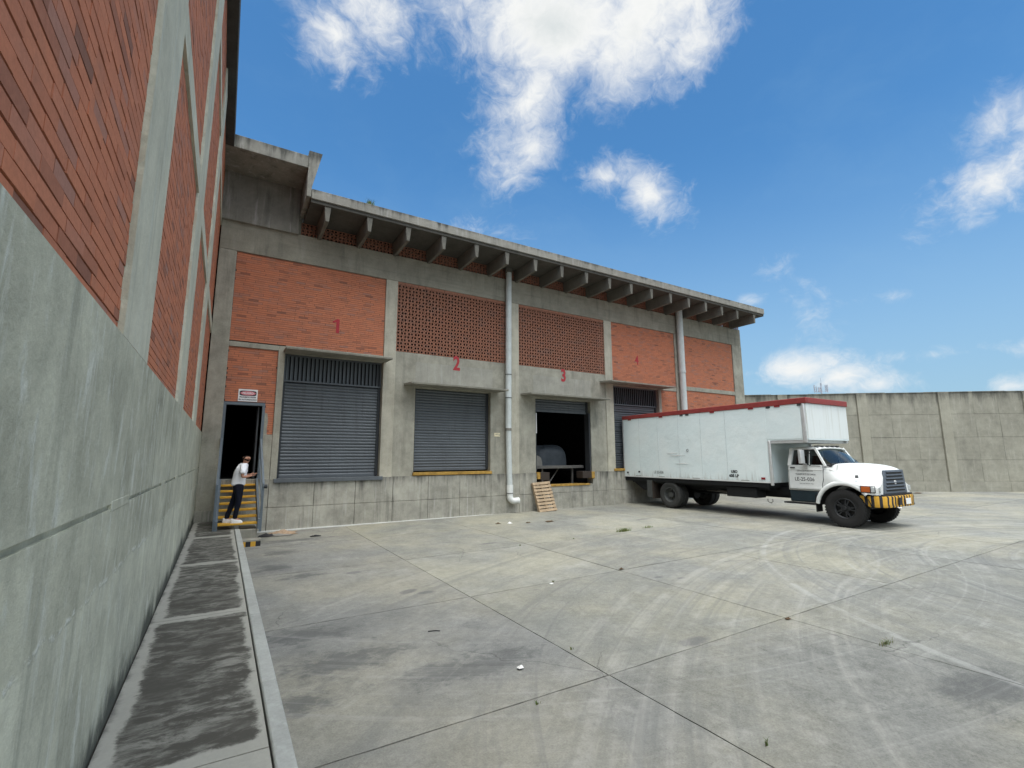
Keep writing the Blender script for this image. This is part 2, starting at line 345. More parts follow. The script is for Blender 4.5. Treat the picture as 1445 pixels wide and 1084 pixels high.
    # hairline cracks
    vw = q('VectorMath', operation='MULTIPLY_ADD', i_0=q('TexNoise', i_Vector=pos, i_Scale=1.3, i_Detail=5.).outputs['Color'], i_1=(.9, .9, 0), i_2=pos).outputs[0]
    ve = q('TexVoronoi', feature='DISTANCE_TO_EDGE', i_Vector=vw, i_Scale=.42).outputs[0]
    cm = q.math('MULTIPLY', q.sm(ve, .006, .001), q.sm(q.noise(q.mapv(pos, loc=(2, 11, 0)), .3, 3, .5), .52, .62))
    c = q.mix(q.math('MULTIPLY', cm, .45), c, (.05, .05, .048))
    # small dark specks
    sp = q('TexVoronoi', i_Vector=pos, i_Scale=3.1, i_Randomness=1.).outputs['Distance']
    c = q.mix(q.math('MULTIPLY', q.sm(sp, .022, .009), .6), c, (.06, .06, .055))
    h = q.math('ADD', q.math('ADD', n4, n5), n3)
    setc(q, p, c, .86, h, .6, .008)
    return m
M['yard'] = yardmat()
def walkmat():
    m, q, p = newmat('footway_concrete')
    pos = q('NewGeometry').outputs['Position']; X, Y, Z = q.xyz(pos); rnd = q('ObjectInfo').outputs['Random']
    n2 = q.noise(pos, 3, 8, .7); n3 = q.noise(pos, 30, 5, .7); br = q.noise(q.mapv(pos, (1.2, 2.6, 1), rot=(0, 0, .35)), 3.2, 10, .74, .4)
    big = q.noise(pos, 1.1, 4, .6)
    c = q('VectorMath', operation='SCALE', i_0=(.32, .315, .275), i_Scale=q.math('ADD', .72, q.math('ADD', q.math('MULTIPLY', n2, .35), q.math('MULTIPLY', n3, .22)))).outputs[0]
    # stain keeps clear of the trowelled slab margins
    ex = q.math('MINIMUM', q.math('SUBTRACT', X, .1), q.math('SUBTRACT', .86, X))
    fy = q.math('FRACT', q.math('DIVIDE', q.math('ADD', Y, 30.5), 3.05)); ey = q.math('MULTIPLY', q.math('MINIMUM', fy, q.math('SUBTRACT', 1., fy)), 3.05)
    e = q.math('MINIMUM', ex, q.math('SUBTRACT', ey, .1))
    iso = q.noise(pos, 2.6, 11, .72, .3)
    v = q.math('ADD', q.sm(e, -.12, .12, 0, 1.5), q.math('MULTIPLY', q.math('SUBTRACT', iso, .5), 2.4))
    v = q.math('ADD', v, q.math('MULTIPLY', q.math('SUBTRACT', big, .5), .9))
    v = q.math('ADD', v, q.math('MULTIPLY', q.sm(Y, -12.0, -12.3), -.95))
    v = q.math('ADD', v, q.math('MULTIPLY', q.sm(Y, -6.5, -2.), -.3))
    stn = q.sm(q.math('ADD', v, q.math('MULTIPLY', q.math('SUBTRACT', n3, .5), .5)), .62, 1.05)
    scr = q.math('MULTIPLY', q.sm(br, .43, .62), q.sm(q.noise(q.mapv(pos, loc=(0, 3, 0)), .9, 7, .66), .34, .6))
    c = q.mix(q.math('MULTIPLY', q.math('MULTIPLY', stn, .88), q.math('SUBTRACT', 1., q.math('MULTIPLY', scr, .6))), c, (.034, .031, .025))
    # grime where footway meets the wall
    c = q.mix(q.math('MULTIPLY', q.sm(q.math('ADD', X, q.math('MULTIPLY', n2, .16)), .13, .07), .8), c, (.06, .06, .055))
    setc(q, p, c, .87, q.math('ADD', n3, n2), .4, .006); return m
M['walk'] = walkmat()
def plinthmat():
    """painted and patched concrete of the big wall: a paler skim along its foot, scraped flecks, splash grime at the very bottom"""
    m, q, p = newmat('painted_plinth_concrete')
    pos = q('NewGeometry').outputs['Position']; X, Y, Z = q.xyz(pos)
    n0 = q.noise(pos, .5, 5, .6); n1 = q.noise(pos, 2.2, 9, .7, .3); n3 = q.noise(pos, 34, 6, .72); n4 = q.noise(pos, 9, 7, .7)
    fl = q.noise(q.mapv(pos, (5.5, 5.5, 1.5)), 1.5, 9, .72, .35); st = q.noise(q.mapv(pos, (2.2, 2.2, .2), loc=(3, 1, 0)), 1.5, 8, .68, .3)
    hz = q.math('SUBTRACT', Z, q.math('ADD', 1.25, q.math('MULTIPLY', q.noise(q.mapv(pos, (1, 1, .35), loc=(0, 5, 0)), 1.1, 10, .72), .3)))
    c = q.mix(q.sm(hz, -.012, .012), (.49, .495, .395), (.43, .432, .34))
    f = q.math('ADD', q.math('MULTIPLY', q.math('SUBTRACT', n0, .5), .9), q.math('MULTIPLY', q.math('SUBTRACT', n1, .5), 1.35))
    f = q.math('ADD', f, q.math('ADD', q.math('MULTIPLY', q.math('SUBTRACT', n3, .5), .38), q.math('MULTIPLY', q.math('SUBTRACT', n4, .5), .35)))
    c = q('VectorMath', operation='SCALE', i_0=c, i_Scale=q.math('ADD', f, 1.)).outputs[0]
    c = q.mix(q.math('MULTIPLY', q.sm(fl, .52, .64), .7), c, (.66, .68, .6))
    c = q.mix(q.math('MULTIPLY', q.sm(st, .53, .72), .5), c, (.16, .168, .14))
    rg = q.math('MULTIPLY', q.sm(q.math('ABSOLUTE', hz), .022, .004), q.sm(n4, .46, .56))
    c = q.mix(q.math('MULTIPLY', rg, .75), c, (.62, .64, .58))
    g2 = q.math('ADD', q.lin(Z, .38, 1.0, 1.15, -.5), q.math('MULTIPLY', q.math('SUBTRACT', q.noise(q.mapv(pos, (1, .8, .5)), .9, 9, .74), .5), 3.0))
    c = q.mix(q.math('MULTIPLY', q.sm(g2, .42, 1.05), .9), c, (.05, .055, .048))
    h = q.math('ADD', q.math('ADD', n3, q.math('MULTIPLY', n1, .9)), q.math('ADD', q.math('MULTIPLY', rg, .8), q.math('MULTIPLY', q.sm(fl, .56, .66), .5)))
    setc(q, p, c, .88, h, .55, .012); return m
M['plinth'] = plinthmat()

# ------------------------------------------------------------------ mesh helper
class MB:
    def __init__(s): s.v = []; s.f = []; s.mi = []; s.ti = []
    def face(s, idx, mi=0, t=0.): s.f.append(idx); s.mi.append(mi); s.ti.append(t)
    def box(s, x0, x1, y0, y1, z0, z1, mi=0, t=0., skip=()):
        b = len(s.v); s.v += [(x, y, z) for z in (z0, z1) for y in (y0, y1) for x in (x0, x1)]
        F = {'b': (0, 2, 3, 1), 't': (4, 5, 7, 6), 'f': (0, 1, 5, 4), 'k': (2, 6, 7, 3), 'l': (0, 4, 6, 2), 'r': (1, 3, 7, 5)}
        for k, q in F.items():
            if k not in skip: s.face(tuple(b+i for i in q), mi, t)
        return s
    def obox(s, c, size, rot=(0, 0, 0), mi=0, t=0.):
        R = Euler(rot).to_matrix(); b = len(s.v); hx, hy, hz = (q/2 for q in size)
        for z in (-hz, hz):
            for y in (-hy, hy):
                for x in (-hx, hx): s.v.append(tuple(Vector(c)+R@Vector((x, y, z))))
        for q in ((0, 2, 3, 1), (4, 5, 7, 6), (0, 1, 5, 4), (2, 6, 7, 3), (0, 4, 6, 2), (1, 3, 7, 5)): s.face(tuple(b+i for i in q), mi, t)
        return s
    def prism(s, poly, a, b, axis='y', mi=0):
        """poly of 2D points, extruded a..b along axis; y: (x,z), x: (y,z), z: (x,y)"""
        n = len(poly); k = len(s.v)
        for c in (a, b):
            for (p, q) in poly: s.v.append({'y': (p, c, q), 'x': (c, p, q), 'z': (p, q, c)}[axis])
        s.face(tuple(range(k, k+n)), mi); s.face(tuple(range(k+2*n-1, k+n-1, -1)), mi)
        for i in range(n): j = (i+1) % n; s.face((k+i, k+n+i, k+n+j, k+j), mi)
        return s
    def tube(s, pts, r, n=8, mi=0, cap=True):
        pts = [Vector(p) for p in pts]; k0 = len(s.v); rr = r if isinstance(r, (list, tuple)) else [r]*len(pts)
        for i, p in enumerate(pts):
            d = (pts[min(i+1, len(pts)-1)]-pts[max(i-1, 0)]).normalized()
            a = d.orthogonal().normalized() if i == 0 else (a-d*a.dot(d)).normalized()
            b = d.cross(a)
            for j in range(n): t = 2*PI*j/n; s.v.append(tuple(p+(a*math.cos(t)+b*math.sin(t))*rr[i]))
        for i in range(len(pts)-1):
            for j in range(n): m = (j+1) % n; s.face((k0+i*n+j, k0+i*n+m, k0+(i+1)*n+m, k0+(i+1)*n+j), mi)
        if cap:
            s.face(tuple(k0+j for j in range(n))[::-1], mi); e = k0+(len(pts)-1)*n; s.face(tuple(e+j for j in range(n)), mi)
        return s
    def lathe(s, prof, n=40, axis='y', c=(0, 0, 0), mi=0):
        """prof: (axial, radius)"""
        k = len(s.v)
        for (a, r) in prof:
            for j in range(n):
                t = 2*PI*j/n; u, w = r*math.cos(t), r*math.sin(t)
                p = {'y': (u, a, w), 'z': (u, w, a), 'x': (a, u, w)}[axis]; s.v.append((p[0]+c[0], p[1]+c[1], p[2]+c[2]))
        for i in range(len(prof)-1):
            for j in range(n): m = (j+1) % n; s.face((k+i*n+j, k+(i+1)*n+j, k+(i+1)*n+m, k+i*n+m), mi)
        return s
    def grid(s, fn, nu, nv, mi=0):
        k = len(s.v)
        for i in range(nu+1):
            for j in range(nv+1): s.v.append(tuple(fn(i/nu, j/nv)))
        for i in range(nu):
            for j in range(nv): a = k+i*(nv+1)+j; s.face((a, a+nv+1, a+nv+2, a+1), mi)
        return s
    def mesh(s, name, mats, smooth=False, fix=True):
        me = bpy.data.meshes.new(name); me.from_pydata(s.v, [], s.f)
        mats = mats if isinstance(mats, (list, tuple)) else [mats]
        for m in mats: me.materials.append(M[m] if isinstance(m, str) else m)
        if any(s.mi): me.polygons.foreach_set('material_index', s.mi)
        if any(s.ti):
            at = me.attributes.new('tint', 'FLOAT', 'FACE'); at.data.foreach_set('value', s.ti)
        if fix:
            bm = bmesh.new(); bm.from_mesh(me); bmesh.ops.recalc_face_normals(bm, faces=bm.faces); bm.to_mesh(me); bm.free()
        if smooth:
            me.polygons.foreach_set('use_smooth', [True]*len(me.polygons))
        me.update(); return me
    def build(s, name, mats, parent=None, smooth=False, bevel=0., seg=2, loc=None, angle=40, fix=True):
        o = link(name, s.mesh(name, mats, smooth, fix), parent, loc)
        if bevel: bev(o, bevel, seg)
        if smooth and not bevel: o.data.set_sharp_from_angle(angle=math.radians(angle))
        return o
def link(name, data, parent=None, loc=None, rot=None):
    o = bpy.data.objects.new(name, data); COL.objects.link(o)
    if parent: o.parent = parent
    if loc is not None: o.location = loc
    if rot is not None: o.rotation_euler = rot
    return o
def bev(o, w, seg=2):
    b = o.modifiers.new('bevel', 'BEVEL'); b.width = w; b.segments = seg; b.limit_method = 'ANGLE'; b.angle_limit = math.radians(35)
    o.data.polygons.foreach_set('use_smooth', [True]*len(o.data.polygons))
    o.data.set_sharp_from_angle(angle=math.radians(50)); b.harden_normals = False
def thing(name, label, cat, loc=(0, 0, 0), rz=0., group=None):
    o = bpy.data.objects.new(name, None); COL.objects.link(o); o.location = loc; o.rotation_euler = (0, 0, rz); o.empty_display_size = .2
    return tag(o, label, cat, group)
def tag(o, label, cat, group=None):
    o['label'] = label; o['category'] = cat
    if group: o['group'] = group
    return o
def kind(o, k): o['kind'] = k; return o
def text(s, size, name, mat, parent, loc, rot, ext=.002, off=0., sx=1., align='CENTER', space=1.):
    cu = bpy.data.curves.new(name, 'FONT'); cu.body = s; cu.size = size; cu.extrude = ext; cu.offset = off; cu.align_x = align; cu.align_y = 'CENTER'; cu.space_character = space; cu.resolution_u = 3
    t = bpy.data.objects.new('t', cu); COL.objects.link(t)
    dg = bpy.context.evaluated_depsgraph_get(); me = bpy.data.meshes.new_from_object(t.evaluated_get(dg))
    bpy.data.objects.remove(t); me.name = name; me.materials.clear(); me.materials.append(M[mat])
    o = link(name, me, parent, loc, rot); o.scale = (sx, 1, 1); return o
def gz(x): return .0055*max(0., x-4)
rnd = random.random; uni = random.uniform

# ------------------------------------------------------------------ ground
gnd = kind(MB().grid(lambda u, v: (-400+u*1000, -500+v*1000, -.03+gz(min(60, -400+u*1000))), 100, 2).build('yard_ground', 'dirt'), 'structure')
SL = 3.05; GAP = .015
def slabmesh(w, d):
    b = MB(); nx, ny = 14, 14; r = random.Random(int(w*100+d*7))
    h = .025
    # top with slightly ragged arrises
    xs = [-w/2+GAP/2+i*(w-GAP)/nx for i in range(nx+1)]; ys = [-d/2+GAP/2+j*(d-GAP)/ny for j in range(ny+1)]
    top = {}
    for i in range(nx+1):
        for j in range(ny+1):
            e = i in (0, nx); f_ = j in (0, ny)
            top[i, j] = len(b.v); b.v.append((xs[i]+(r.uniform(-.004, .004) if e else 0), ys[j]+(r.uniform(-.004, .004) if f_ else 0), r.uniform(-.0006, .0006)))
    for i in range(nx):
        for j in range(ny): b.face((top[i, j], top[i+1, j], top[i+1, j+1], top[i, j+1]))
    ring = [(i, 0) for i in range(nx)]+[(nx, j) for j in range(ny)]+[(i, ny) for i in range(nx, 0, -1)]+[(0, j) for j in range(ny, 0, -1)]
    for a, c in zip(ring, ring[1:]+ring[:1]):
        va, vc = b.v[top[a]], b.v[top[c]]; k = len(b.v); b.v += [(va[0], va[1], -h), (vc[0], vc[1], -h)]
        b.face((top[a], k, k+1, top[c]))
    return b
sm_ = slabmesh(SL, SL).mesh('concrete_slab', 'yard'); first = slabmesh(2.88, SL).mesh('concrete_slab', 'yard')
tl = math.atan(.0055)
ybs = [-2.72-SL*k for k in range(-1, 8)]
for j, yb in enumerate(ybs):
    y1, y0 = yb, yb-SL
    if y0 > 0: continue
    d = SL; yc = (y0+y1)/2
    if y1 > -.07: y1 = -.07; d = y1-y0; yc = (y0+y1)/2
    tn = (.84 if yc < -11.97 else .95)*uni(.94, 1.04)
    o_ = link('concrete_slab', first if d == SL else slabmesh(2.88, d).mesh('concrete_slab', 'yard'), gnd, (1.02+1.44, yc, 0)); o_.color = (tn, tn, tn*1.02, 1)
    for i in range(14):
        xc = 3.9+SL*(i+.5)
        if d < SL-.01: 
            me = slabmesh(SL, d).mesh('concrete_slab', 'yard')
        else: me = sm_
        tn = ((.88 if i < 1 else .95) if yc < -11.97 else 1.)*uni(.94, 1.04)
        o_ = link('concrete_slab', me, gnd, (xc, yc, gz(xc)+uni(-.0015, .0015)), (0, -tl if xc > 4 else 0, 0)); o_.color = (tn, tn, tn*uni(.97, 1.0), 1)
# outer yard beyond the slabs that can be told apart
kind(MB().box(46.6, 75, -60, 22, .2, .235).box(1, 46.55, -60, -27.2, -.029, .0).box(25.1, 46.55, .35, 22, .1, .17).build('outer_yard', 'yard', gnd), 'structure')

# footway along the big wall
walk = kind(MB().box(0, .905, -30.5, -.06, -.02, .362).build('sidewalk', 'dirt'), 'structure')
for k in range(10):
    y1 = -.07-3.05*k if k == 0 else -3.05*k; y0 = -3.05*(k+1)
    link('paving_slab', MB().box(.012, .898, y0+.006, y1-.006, .33, .38).mesh('paving_slab', 'walk'), walk)
kb = kind(MB().box(.909, 1.015, -30.5, -2.0, -.03, .34).build('kerb', 'dirt'), 'structure')
for k in range(16):
    y1, y0 = -2.0-1.85*k, -2.0-1.85*(k+1)
    b = MB().box(.912, 1.025, y0+.004, y1-.004, -.02, .383); o = b.build('kerb_stone', 'kerb', kb, bevel=.014)

# ------------------------------------------------------------------ bricks
def bricks(mb, u0, u1, z0, z1, place, L=.256, H=.065, J=.007, rough=.004, r=None, drop=None):
    """running bond; place(ua,ub,za,zb,depth_jitter,tint) adds one brick"""
    r = r or random.Random(5); row = 0; z = z0
    while z < z1-.02:
        zt = min(z+H, z1); u = u0-(L/2 if row % 2 else 0)+r.uniform(-.03, .03)
        while u < u1-.01:
            a, b_ = max(u, u0), min(u+L, u1)
            if b_-a > .02 and not (drop and drop((a+b_)/2, (z+zt)/2)): place(a+J*.22, b_-J*.22, z+J/2+r.uniform(0, .003), zt-J/2, r.uniform(-rough, rough), r.random()*.97+.015)
            u += L+r.uniform(-.008, .008)
        z += H; row += 1

# ------------------------------------------------------------------ big brick hall on the left
hall = thing('brick_hall', 'tall building with brown brick panels over a grey concrete plinth, running beside the footway', 'building')
MB().box(-9, -.12, -34.5, 8, .0, 10.5).build('core_wall', 'mortar', hall)
colsY = [(-12.3-3.85*k, -11.3-3.85*k) for k in range(-2, 6)]        # column faces, -4.6..-3.6 to behind the camera
# plinth: lower and upper lifts with a recessed groove between them, partly plastered over
pl = MB()
pl.box(-.12, 0, -34.5, .3, .0, 1.805); pl.box(-.12, 0, -34.5, .3, 1.835, 2.78); pl.box(-.12, -.018, -34.5, .3, 1.805, 1.835)
pl.build('plinth', 'plinth', hall)
fil = MB(); ry = random.Random(4)
for (a, b_) in [(-12.05, -11.45), (-9.35, -9.0), (-7.6, -7.2), (-5.6, -5.2), (-2.2, -.9), (-15.4, -14.6)]:
    MB().box(-.02, .003, a, b_, 1.79, 1.85).build('groove_plaster', 'plinth', hall, bevel=.004)
# columns and horizontal beams of the frame
ZB = (5.59, 5.87)
for (a, b_) in colsY:
    n = 150; c = MB(); rc = random.Random(int(-a*10))
    # face with a crumbly mortar arris on the side towards the footway's open end
    for i in range(n):
        z0, z1 = 2.782+i*(10.48-2.782)/n, 2.782+(i+1)*(10.48-2.782)/n
        if i == 0: e0 = rc.uniform(0, .03)
        e1 = max(0, min(.028, e0+rc.uniform(-.012, .012)))
        k = len(c.v)
        c.v += [(0, a+e0, z0), (0, b_, z0), (0, b_, z1), (0, a+e1, z1), (-.03, a, z0), (-.03, a, z1), (-.06, a, z0), (-.06, a, z1), (-.06, b_, z0), (-.06, b_, z1)]
        c.face((k, k+1, k+2, k+3)); c.face((k+4, k, k+3, k+5)); c.face((k+6, k+4, k+5, k+7)); c.face((k+1, k+8, k+9, k+2)); e0 = e1
    c.build('column', 'column', hall)
bays = [(colsY[i+1][1], colsY[i][0]) for i in range(len(colsY)-1)]+[(-3.6+3.85*0, -.62)]
bays[-1] = (colsY[0][1], -.02) if colsY[0][1] < -.05 else bays[-1]
rb = random.Random(11)
MBs = []
singles = []
def lb(j):
    pass
hbf = MB()
joined = MB()
for (a, b_) in bays:
    MB().box(-.08, -.003, a+.001, b_-.001, ZB[0], ZB[1]).build('frame_beam', 'column', hall)
    MB().box(-.08, -.003, a+.001, b_-.001, 8.85, 9.05).build('frame_beam', 'column', hall)
    for (z0, z1) in [(2.783, ZB[0]), (ZB[1], 8.85), (9.05, 10.48)]:
        if a < -24 : continue
        def place(ya, yb, za, zb, dj, t):
            p = (0, (ya+yb)/2, (za+zb)/2)
            if -15.2 < p[1] < -12.25 and p[2] < 5.6 and inframe(p, 25): singles.append((ya, yb, za, zb, dj, t, (Vector(p)-CAM).length))
            else: joined.box(-.1, -.03+dj*.5, ya, yb, za, zb, 0, t, skip=('l',))
        bricks(None, a+.001, b_-.001, z0, z1, place, r=rb)
singles.sort(key=lambda q: q[6])
bmesh1 = MB().box(-.035, .035, -.5, .5, -.5, .5, skip=('l',)).mesh('brick', 'brick1')
for i, (ya, yb, za, zb, dj, t, dist) in enumerate(singles):
    if i < 300:
        o = link('brick', bmesh1, hall, (-.065+dj*.5, (ya+yb)/2, (za+zb)/2+uni(-.0012, .0012)), (uni(-.006, .006), 0, uni(-.006, .006))); o.scale = (1, yb-ya, zb-za)
    else: joined.box(-.1, -.03+dj*.5, ya, yb, za, zb, 0, t, skip=('l',))
kind(joined.build('brickwork', 'brick', hall, fix=False), 'stuff')
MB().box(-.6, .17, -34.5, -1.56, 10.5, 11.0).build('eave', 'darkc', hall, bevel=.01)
MB().box(-9, -.13, -34.5, 8, 10.5, 10.9).build('flat_roof', 'rib', hall)
# gutter housing where the hall meets the warehouse
co = MB()
co.box(-.11, 2.06, -1.55, .35, 10.52, 10.9)                          # fascia slab
co.box(-.11, 2.06, -.16, -.02, 9.03, 10.52)                         # back upstand
co.build('gutter_box', 'corner', hall, bevel=.012)
MB().box(2.063, 2.19, -1.58, -.01, 9.62, 10.56).build('end_plate', 'corner', hall, bevel=.012)
MB().prism([(2.062, 10.563), (2.192, 10.563), (2.192, 9.95), (2.43, 11.06), (2.062, 11.06)], -1.575, .3).build('gutter_spout', 'corner', hall)

# ------------------------------------------------------------------ warehouse
wh = thing('loading_warehouse', 'long brick and concrete warehouse with four numbered loading doors under a ribbed flat roof', 'building')
XE = 24.92
cols = [(.0, .45), (4.92, 5.33), (9.68, 10.27), (14.77, 15.21), (19.42, 20.04), (24.1, XE)]
for i, (a, b_) in enumerate(cols):
    z0 = .0
    MB().box(a, b_, -.058, .35, z0 if i else .0, 8.147).build('pillar', 'pillar' if i in (1, 2, 3) else 'conc', wh, bevel=.012)
MB().box(0, XE, -.05, .35, 8.15, 9.08).build('ring_beam', 'beam', wh, bevel=.012)
for x0_, x1_ in ((0, 11.0), (13.94, XE-.02)): MB().box(x0_, x1_, .45, .6, .0, 1.4).build('backing_wall', 'conc', wh)
# mid beams
MB().box(.452, 1.745, -.045, .3, 5.27, 5.42).build('lintel', 'conc', wh, bevel=.008)
MB().box(1.747, 1.93, -.05, .3, 1.452, 5.42).build('jamb_post', 'conc', wh, bevel=.008)
MB().box(1.932, 4.918, -.03, .3, 5.22, 5.45).build('lintel', 'conc', wh, bevel=.008)
MB().box(15.212, 19.418, -.03, .3, 5.22, 5.42).build('lintel', 'conc', wh, bevel=.008)
MB().box(20.042, 24.098, -.045, .3, 5.33, 5.53).build('lintel', 'conc', wh, bevel=.008)
MB().box(18.12, 18.3, -.05, .3, 1.452, 5.218).build('jamb_post', 'conc', wh, bevel=.008)
# concrete infill of bays 2 and 3
def infill(x0, x1, d0, d1, ztop):
    for (a, b_, z0, z1) in ((x0, d0, 1.452, 5.66), (d1, x1, 1.452, 5.66), (d0+.001, d1-.001, ztop, 5.66)):
        MB().box(a, b_, -.03, .35, z0, z1).build('infill_wall', 'conc', wh, bevel=.006)
infill(5.332, 9.678, 6.07, 9.02, 4.46); infill(10.272, 14.768, 11.05, 13.88, 4.4)
MB().box(6.05, 9.1, -.0345, .0, 4.66, 5.36).build('render_patch', 'patch', wh)
MB().box(10.95, 13.95, -.0345, .0, 4.62, 5.32).build('render_patch', 'patch', wh)
# dock base of formwork panels
jx = [.455, 1.74, 2.97, 4.18, 5.38, 6.6, 7.78, 9.03, 10.25, 11.05, 11.68, 12.75, 13.88, 15.05, 16.25, 17.5, 18.7, 19.9, 21.1, 22.3, 23.5, XE]
rp = random.Random(2)
for a, b_ in zip(jx, jx[1:]):
    for z0, z1 in ((.0, .655), (.665, 1.45)):
        if a >= 11.0 and b_ <= 13.9 and z1 > 1: z1 = .965
        dy = rp.uniform(-.004, .004)
        MB().box(a+.005, b_-.005, -.075+dy, .46, z0, z1).build('concrete_panel', 'base', wh, bevel=.008)
MB().box(.0, .453, -.066, .3, .38, .66).build('concrete_panel', 'base', wh, bevel=.008)
MB().box(.452, XE, -.062, .44, -.01, 1.44).build('panel_backing', 'dirt', wh) if False else None
MB().box(1.5, 10.6, -.125, -.06, -.01, .028).build('base_fillet', 'whitec', wh, bevel=.006)
# brick fields
rf = random.Random(21)
def field(x0, x1, z0, z1, drop=None, name='brickwork', y=-.004):
    mb = MB(); MBk = MB().box(x0, x1, y+.012, .33, z0, z1).build('mortar_bed', 'mortar', wh)
    bricks(None, x0+.002, x1-.002, z0+.002, z1-.002, lambda a, b_, c, d, dj, t: mb.box(a, b_, y+dj*.6, y+.05, c, d, 0, t, skip=('k',)), r=rf, drop=drop, J=.006)
    kind(mb.build(name, 'brick', wh, fix=False), 'stuff')
field(.452, 4.918, 5.452, 8.147)
# over and beside the small door, with a ragged concrete repair below
field(.452, 1.745, 3.67, 5.268)
field(1.5, 1.745, 2.75, 3.668)
rep = MB(); rep.box(1.502, 1.745, -.035, .3, 1.452, 2.748); rep.build('repair_patch', 'conc', wh, bevel=.01)
MB().prism([(1.502, 2.74), (1.59, 2.74), (1.585, 2.95), (1.6, 3.15), (1.575, 3.36), (1.502, 3.38)], -.03, -.002).build('repair_patch', 'conc', wh)
field(15.212, 19.418, 5.422, 8.147); field(20.042, 24.098, 5.532, 8.147); field(18.302, 19.418, 1.46, 5.218); field(20.042, 24.098, 1.46, 5.328)
# pierced hollow-brick screens
def hollow(mb, x, z, L, H, y, t, holes=2, dep=.028, hw=.074, hh=.066):
    xs = [0]
    for i in range(holes): cx = L/2+(i-(holes-1)/2)*(hw+.034); xs += [cx-hw/2, cx+hw/2]
    xs += [L]; zs = [0, (H-hh)/2, (H+hh)/2, H]
    for i in range(len(xs)-1):
        for j in range(3):
            if j == 1 and i % 2 == 1:
                a, b_, c, d = x+xs[i], x+xs[i+1], z+zs[1], z+zs[2]; k = len(mb.v)
                mb.v += [(a, y, c), (b_, y, c), (b_, y, d), (a, y, d), (a, y+dep, c), (b_, y+dep, c), (b_, y+dep, d), (a, y+dep, d)]
                for q in ((0, 4, 5, 1), (1, 5, 6, 2), (2, 6, 7, 3), (3, 7, 4, 0)): mb.face(tuple(k+e for e in q), 0, t)
            else:
                k = len(mb.v); mb.v += [(x+xs[i], y, z+zs[j]), (x+xs[i+1], y, z+zs[j]), (x+xs[i+1], y, z+zs[j+1]), (x+xs[i], y, z+zs[j+1])]
                mb.face((k, k+1, k+2, k+3), 0, t)
def screen(x0, x1, z0, z1, L, H, y=-.03, solid_top=True, name='hollow_brick_screen', hw=.07, hh=.068):
    mb = MB(); r = random.Random(int(x0*10)); z = z0; row = 0
    zt = z1-(.1 if solid_top else 0)
    nrow = max(1, round((zt-z0)/H)); H = (zt-z0)/nrow
    for k in range(nrow):
        x = x0-(L/2 if k % 2 else 0)
        while x < x1-.01:
            a, b_ = max(x, x0), min(x+L, x1); w = b_-a
            if w > .05:
                hollow(mb, a+.004, z0+k*H+.004, w-.008, H-.008, y+r.uniform(-.003, .003), .35+r.random()*.6, 2 if w > L*.7 else 1, hw=min(hw, w*.6), hh=hh)
            x += L
    if solid_top:
        x = x0
        while x < x1-.05: mb.box(x+.004, min(x+.25, x1)-.004, y+r.uniform(-.004, .004), y+.12, zt+.004, z1-.003, 0, .3+r.random()*.5); x += .25
    kind(mb.build(name, 'hollow', wh, fix=False), 'stuff')
screen(5.332, 9.678, 5.663, 8.147, .25, .122); screen(10.272, 14.768, 5.663, 8.147, .25, .122)
MB().box(-.1, 2.198, .36, 16, 9.6, 9.9).build('roof_slab', 'roofc', wh)
MB().box(1.9, 2.14, .02, .2, 9.082, 9.62).build('frieze_jamb', 'beam', wh)
screen(2.142, 24.9, 9.082, 9.5, .25, .105, y=.0, solid_top=False, name='frieze_screen', hw=.068, hh=.06)
# roof slab, lip and ribs
MB().box(2.2, 24.9, -1.55, 16, 9.6, 9.9).build('roof_slab', 'roofc', wh, bevel=.015)
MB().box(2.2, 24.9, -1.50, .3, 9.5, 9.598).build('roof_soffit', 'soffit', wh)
rx = [2.68+1.247*i for i in range(17)]+[24.1]
for x in rx:
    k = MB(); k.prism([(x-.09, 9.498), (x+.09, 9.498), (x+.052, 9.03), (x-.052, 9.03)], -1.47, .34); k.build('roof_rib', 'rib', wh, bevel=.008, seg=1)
# side, back, floor, interior
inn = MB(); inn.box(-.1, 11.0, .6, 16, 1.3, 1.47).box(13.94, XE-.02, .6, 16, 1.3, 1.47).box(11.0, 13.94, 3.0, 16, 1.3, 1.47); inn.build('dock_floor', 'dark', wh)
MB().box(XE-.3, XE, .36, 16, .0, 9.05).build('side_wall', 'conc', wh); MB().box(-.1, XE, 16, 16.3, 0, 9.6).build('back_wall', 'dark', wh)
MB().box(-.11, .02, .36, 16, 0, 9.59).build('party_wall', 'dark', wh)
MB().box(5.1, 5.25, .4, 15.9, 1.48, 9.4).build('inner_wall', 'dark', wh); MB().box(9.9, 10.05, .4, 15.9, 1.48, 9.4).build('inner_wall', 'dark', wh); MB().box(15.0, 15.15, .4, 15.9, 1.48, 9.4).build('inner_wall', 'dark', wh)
# concrete door hoods
for (x0, x1, z) in ((1.88, 5.01, 5.2), (5.65, 9.35, 4.47), (10.35, 14.33, 4.43), (14.45, 18.45, 5.24)):
    b = MB(); k = 0
    b.prism([(-.03, z+.03), (-.8, z-.0), (-.81, z+.06), (-.03, z+.11)], x0, x1, 'x'); b.build('door_hood', 'canopy', wh, bevel=.008)
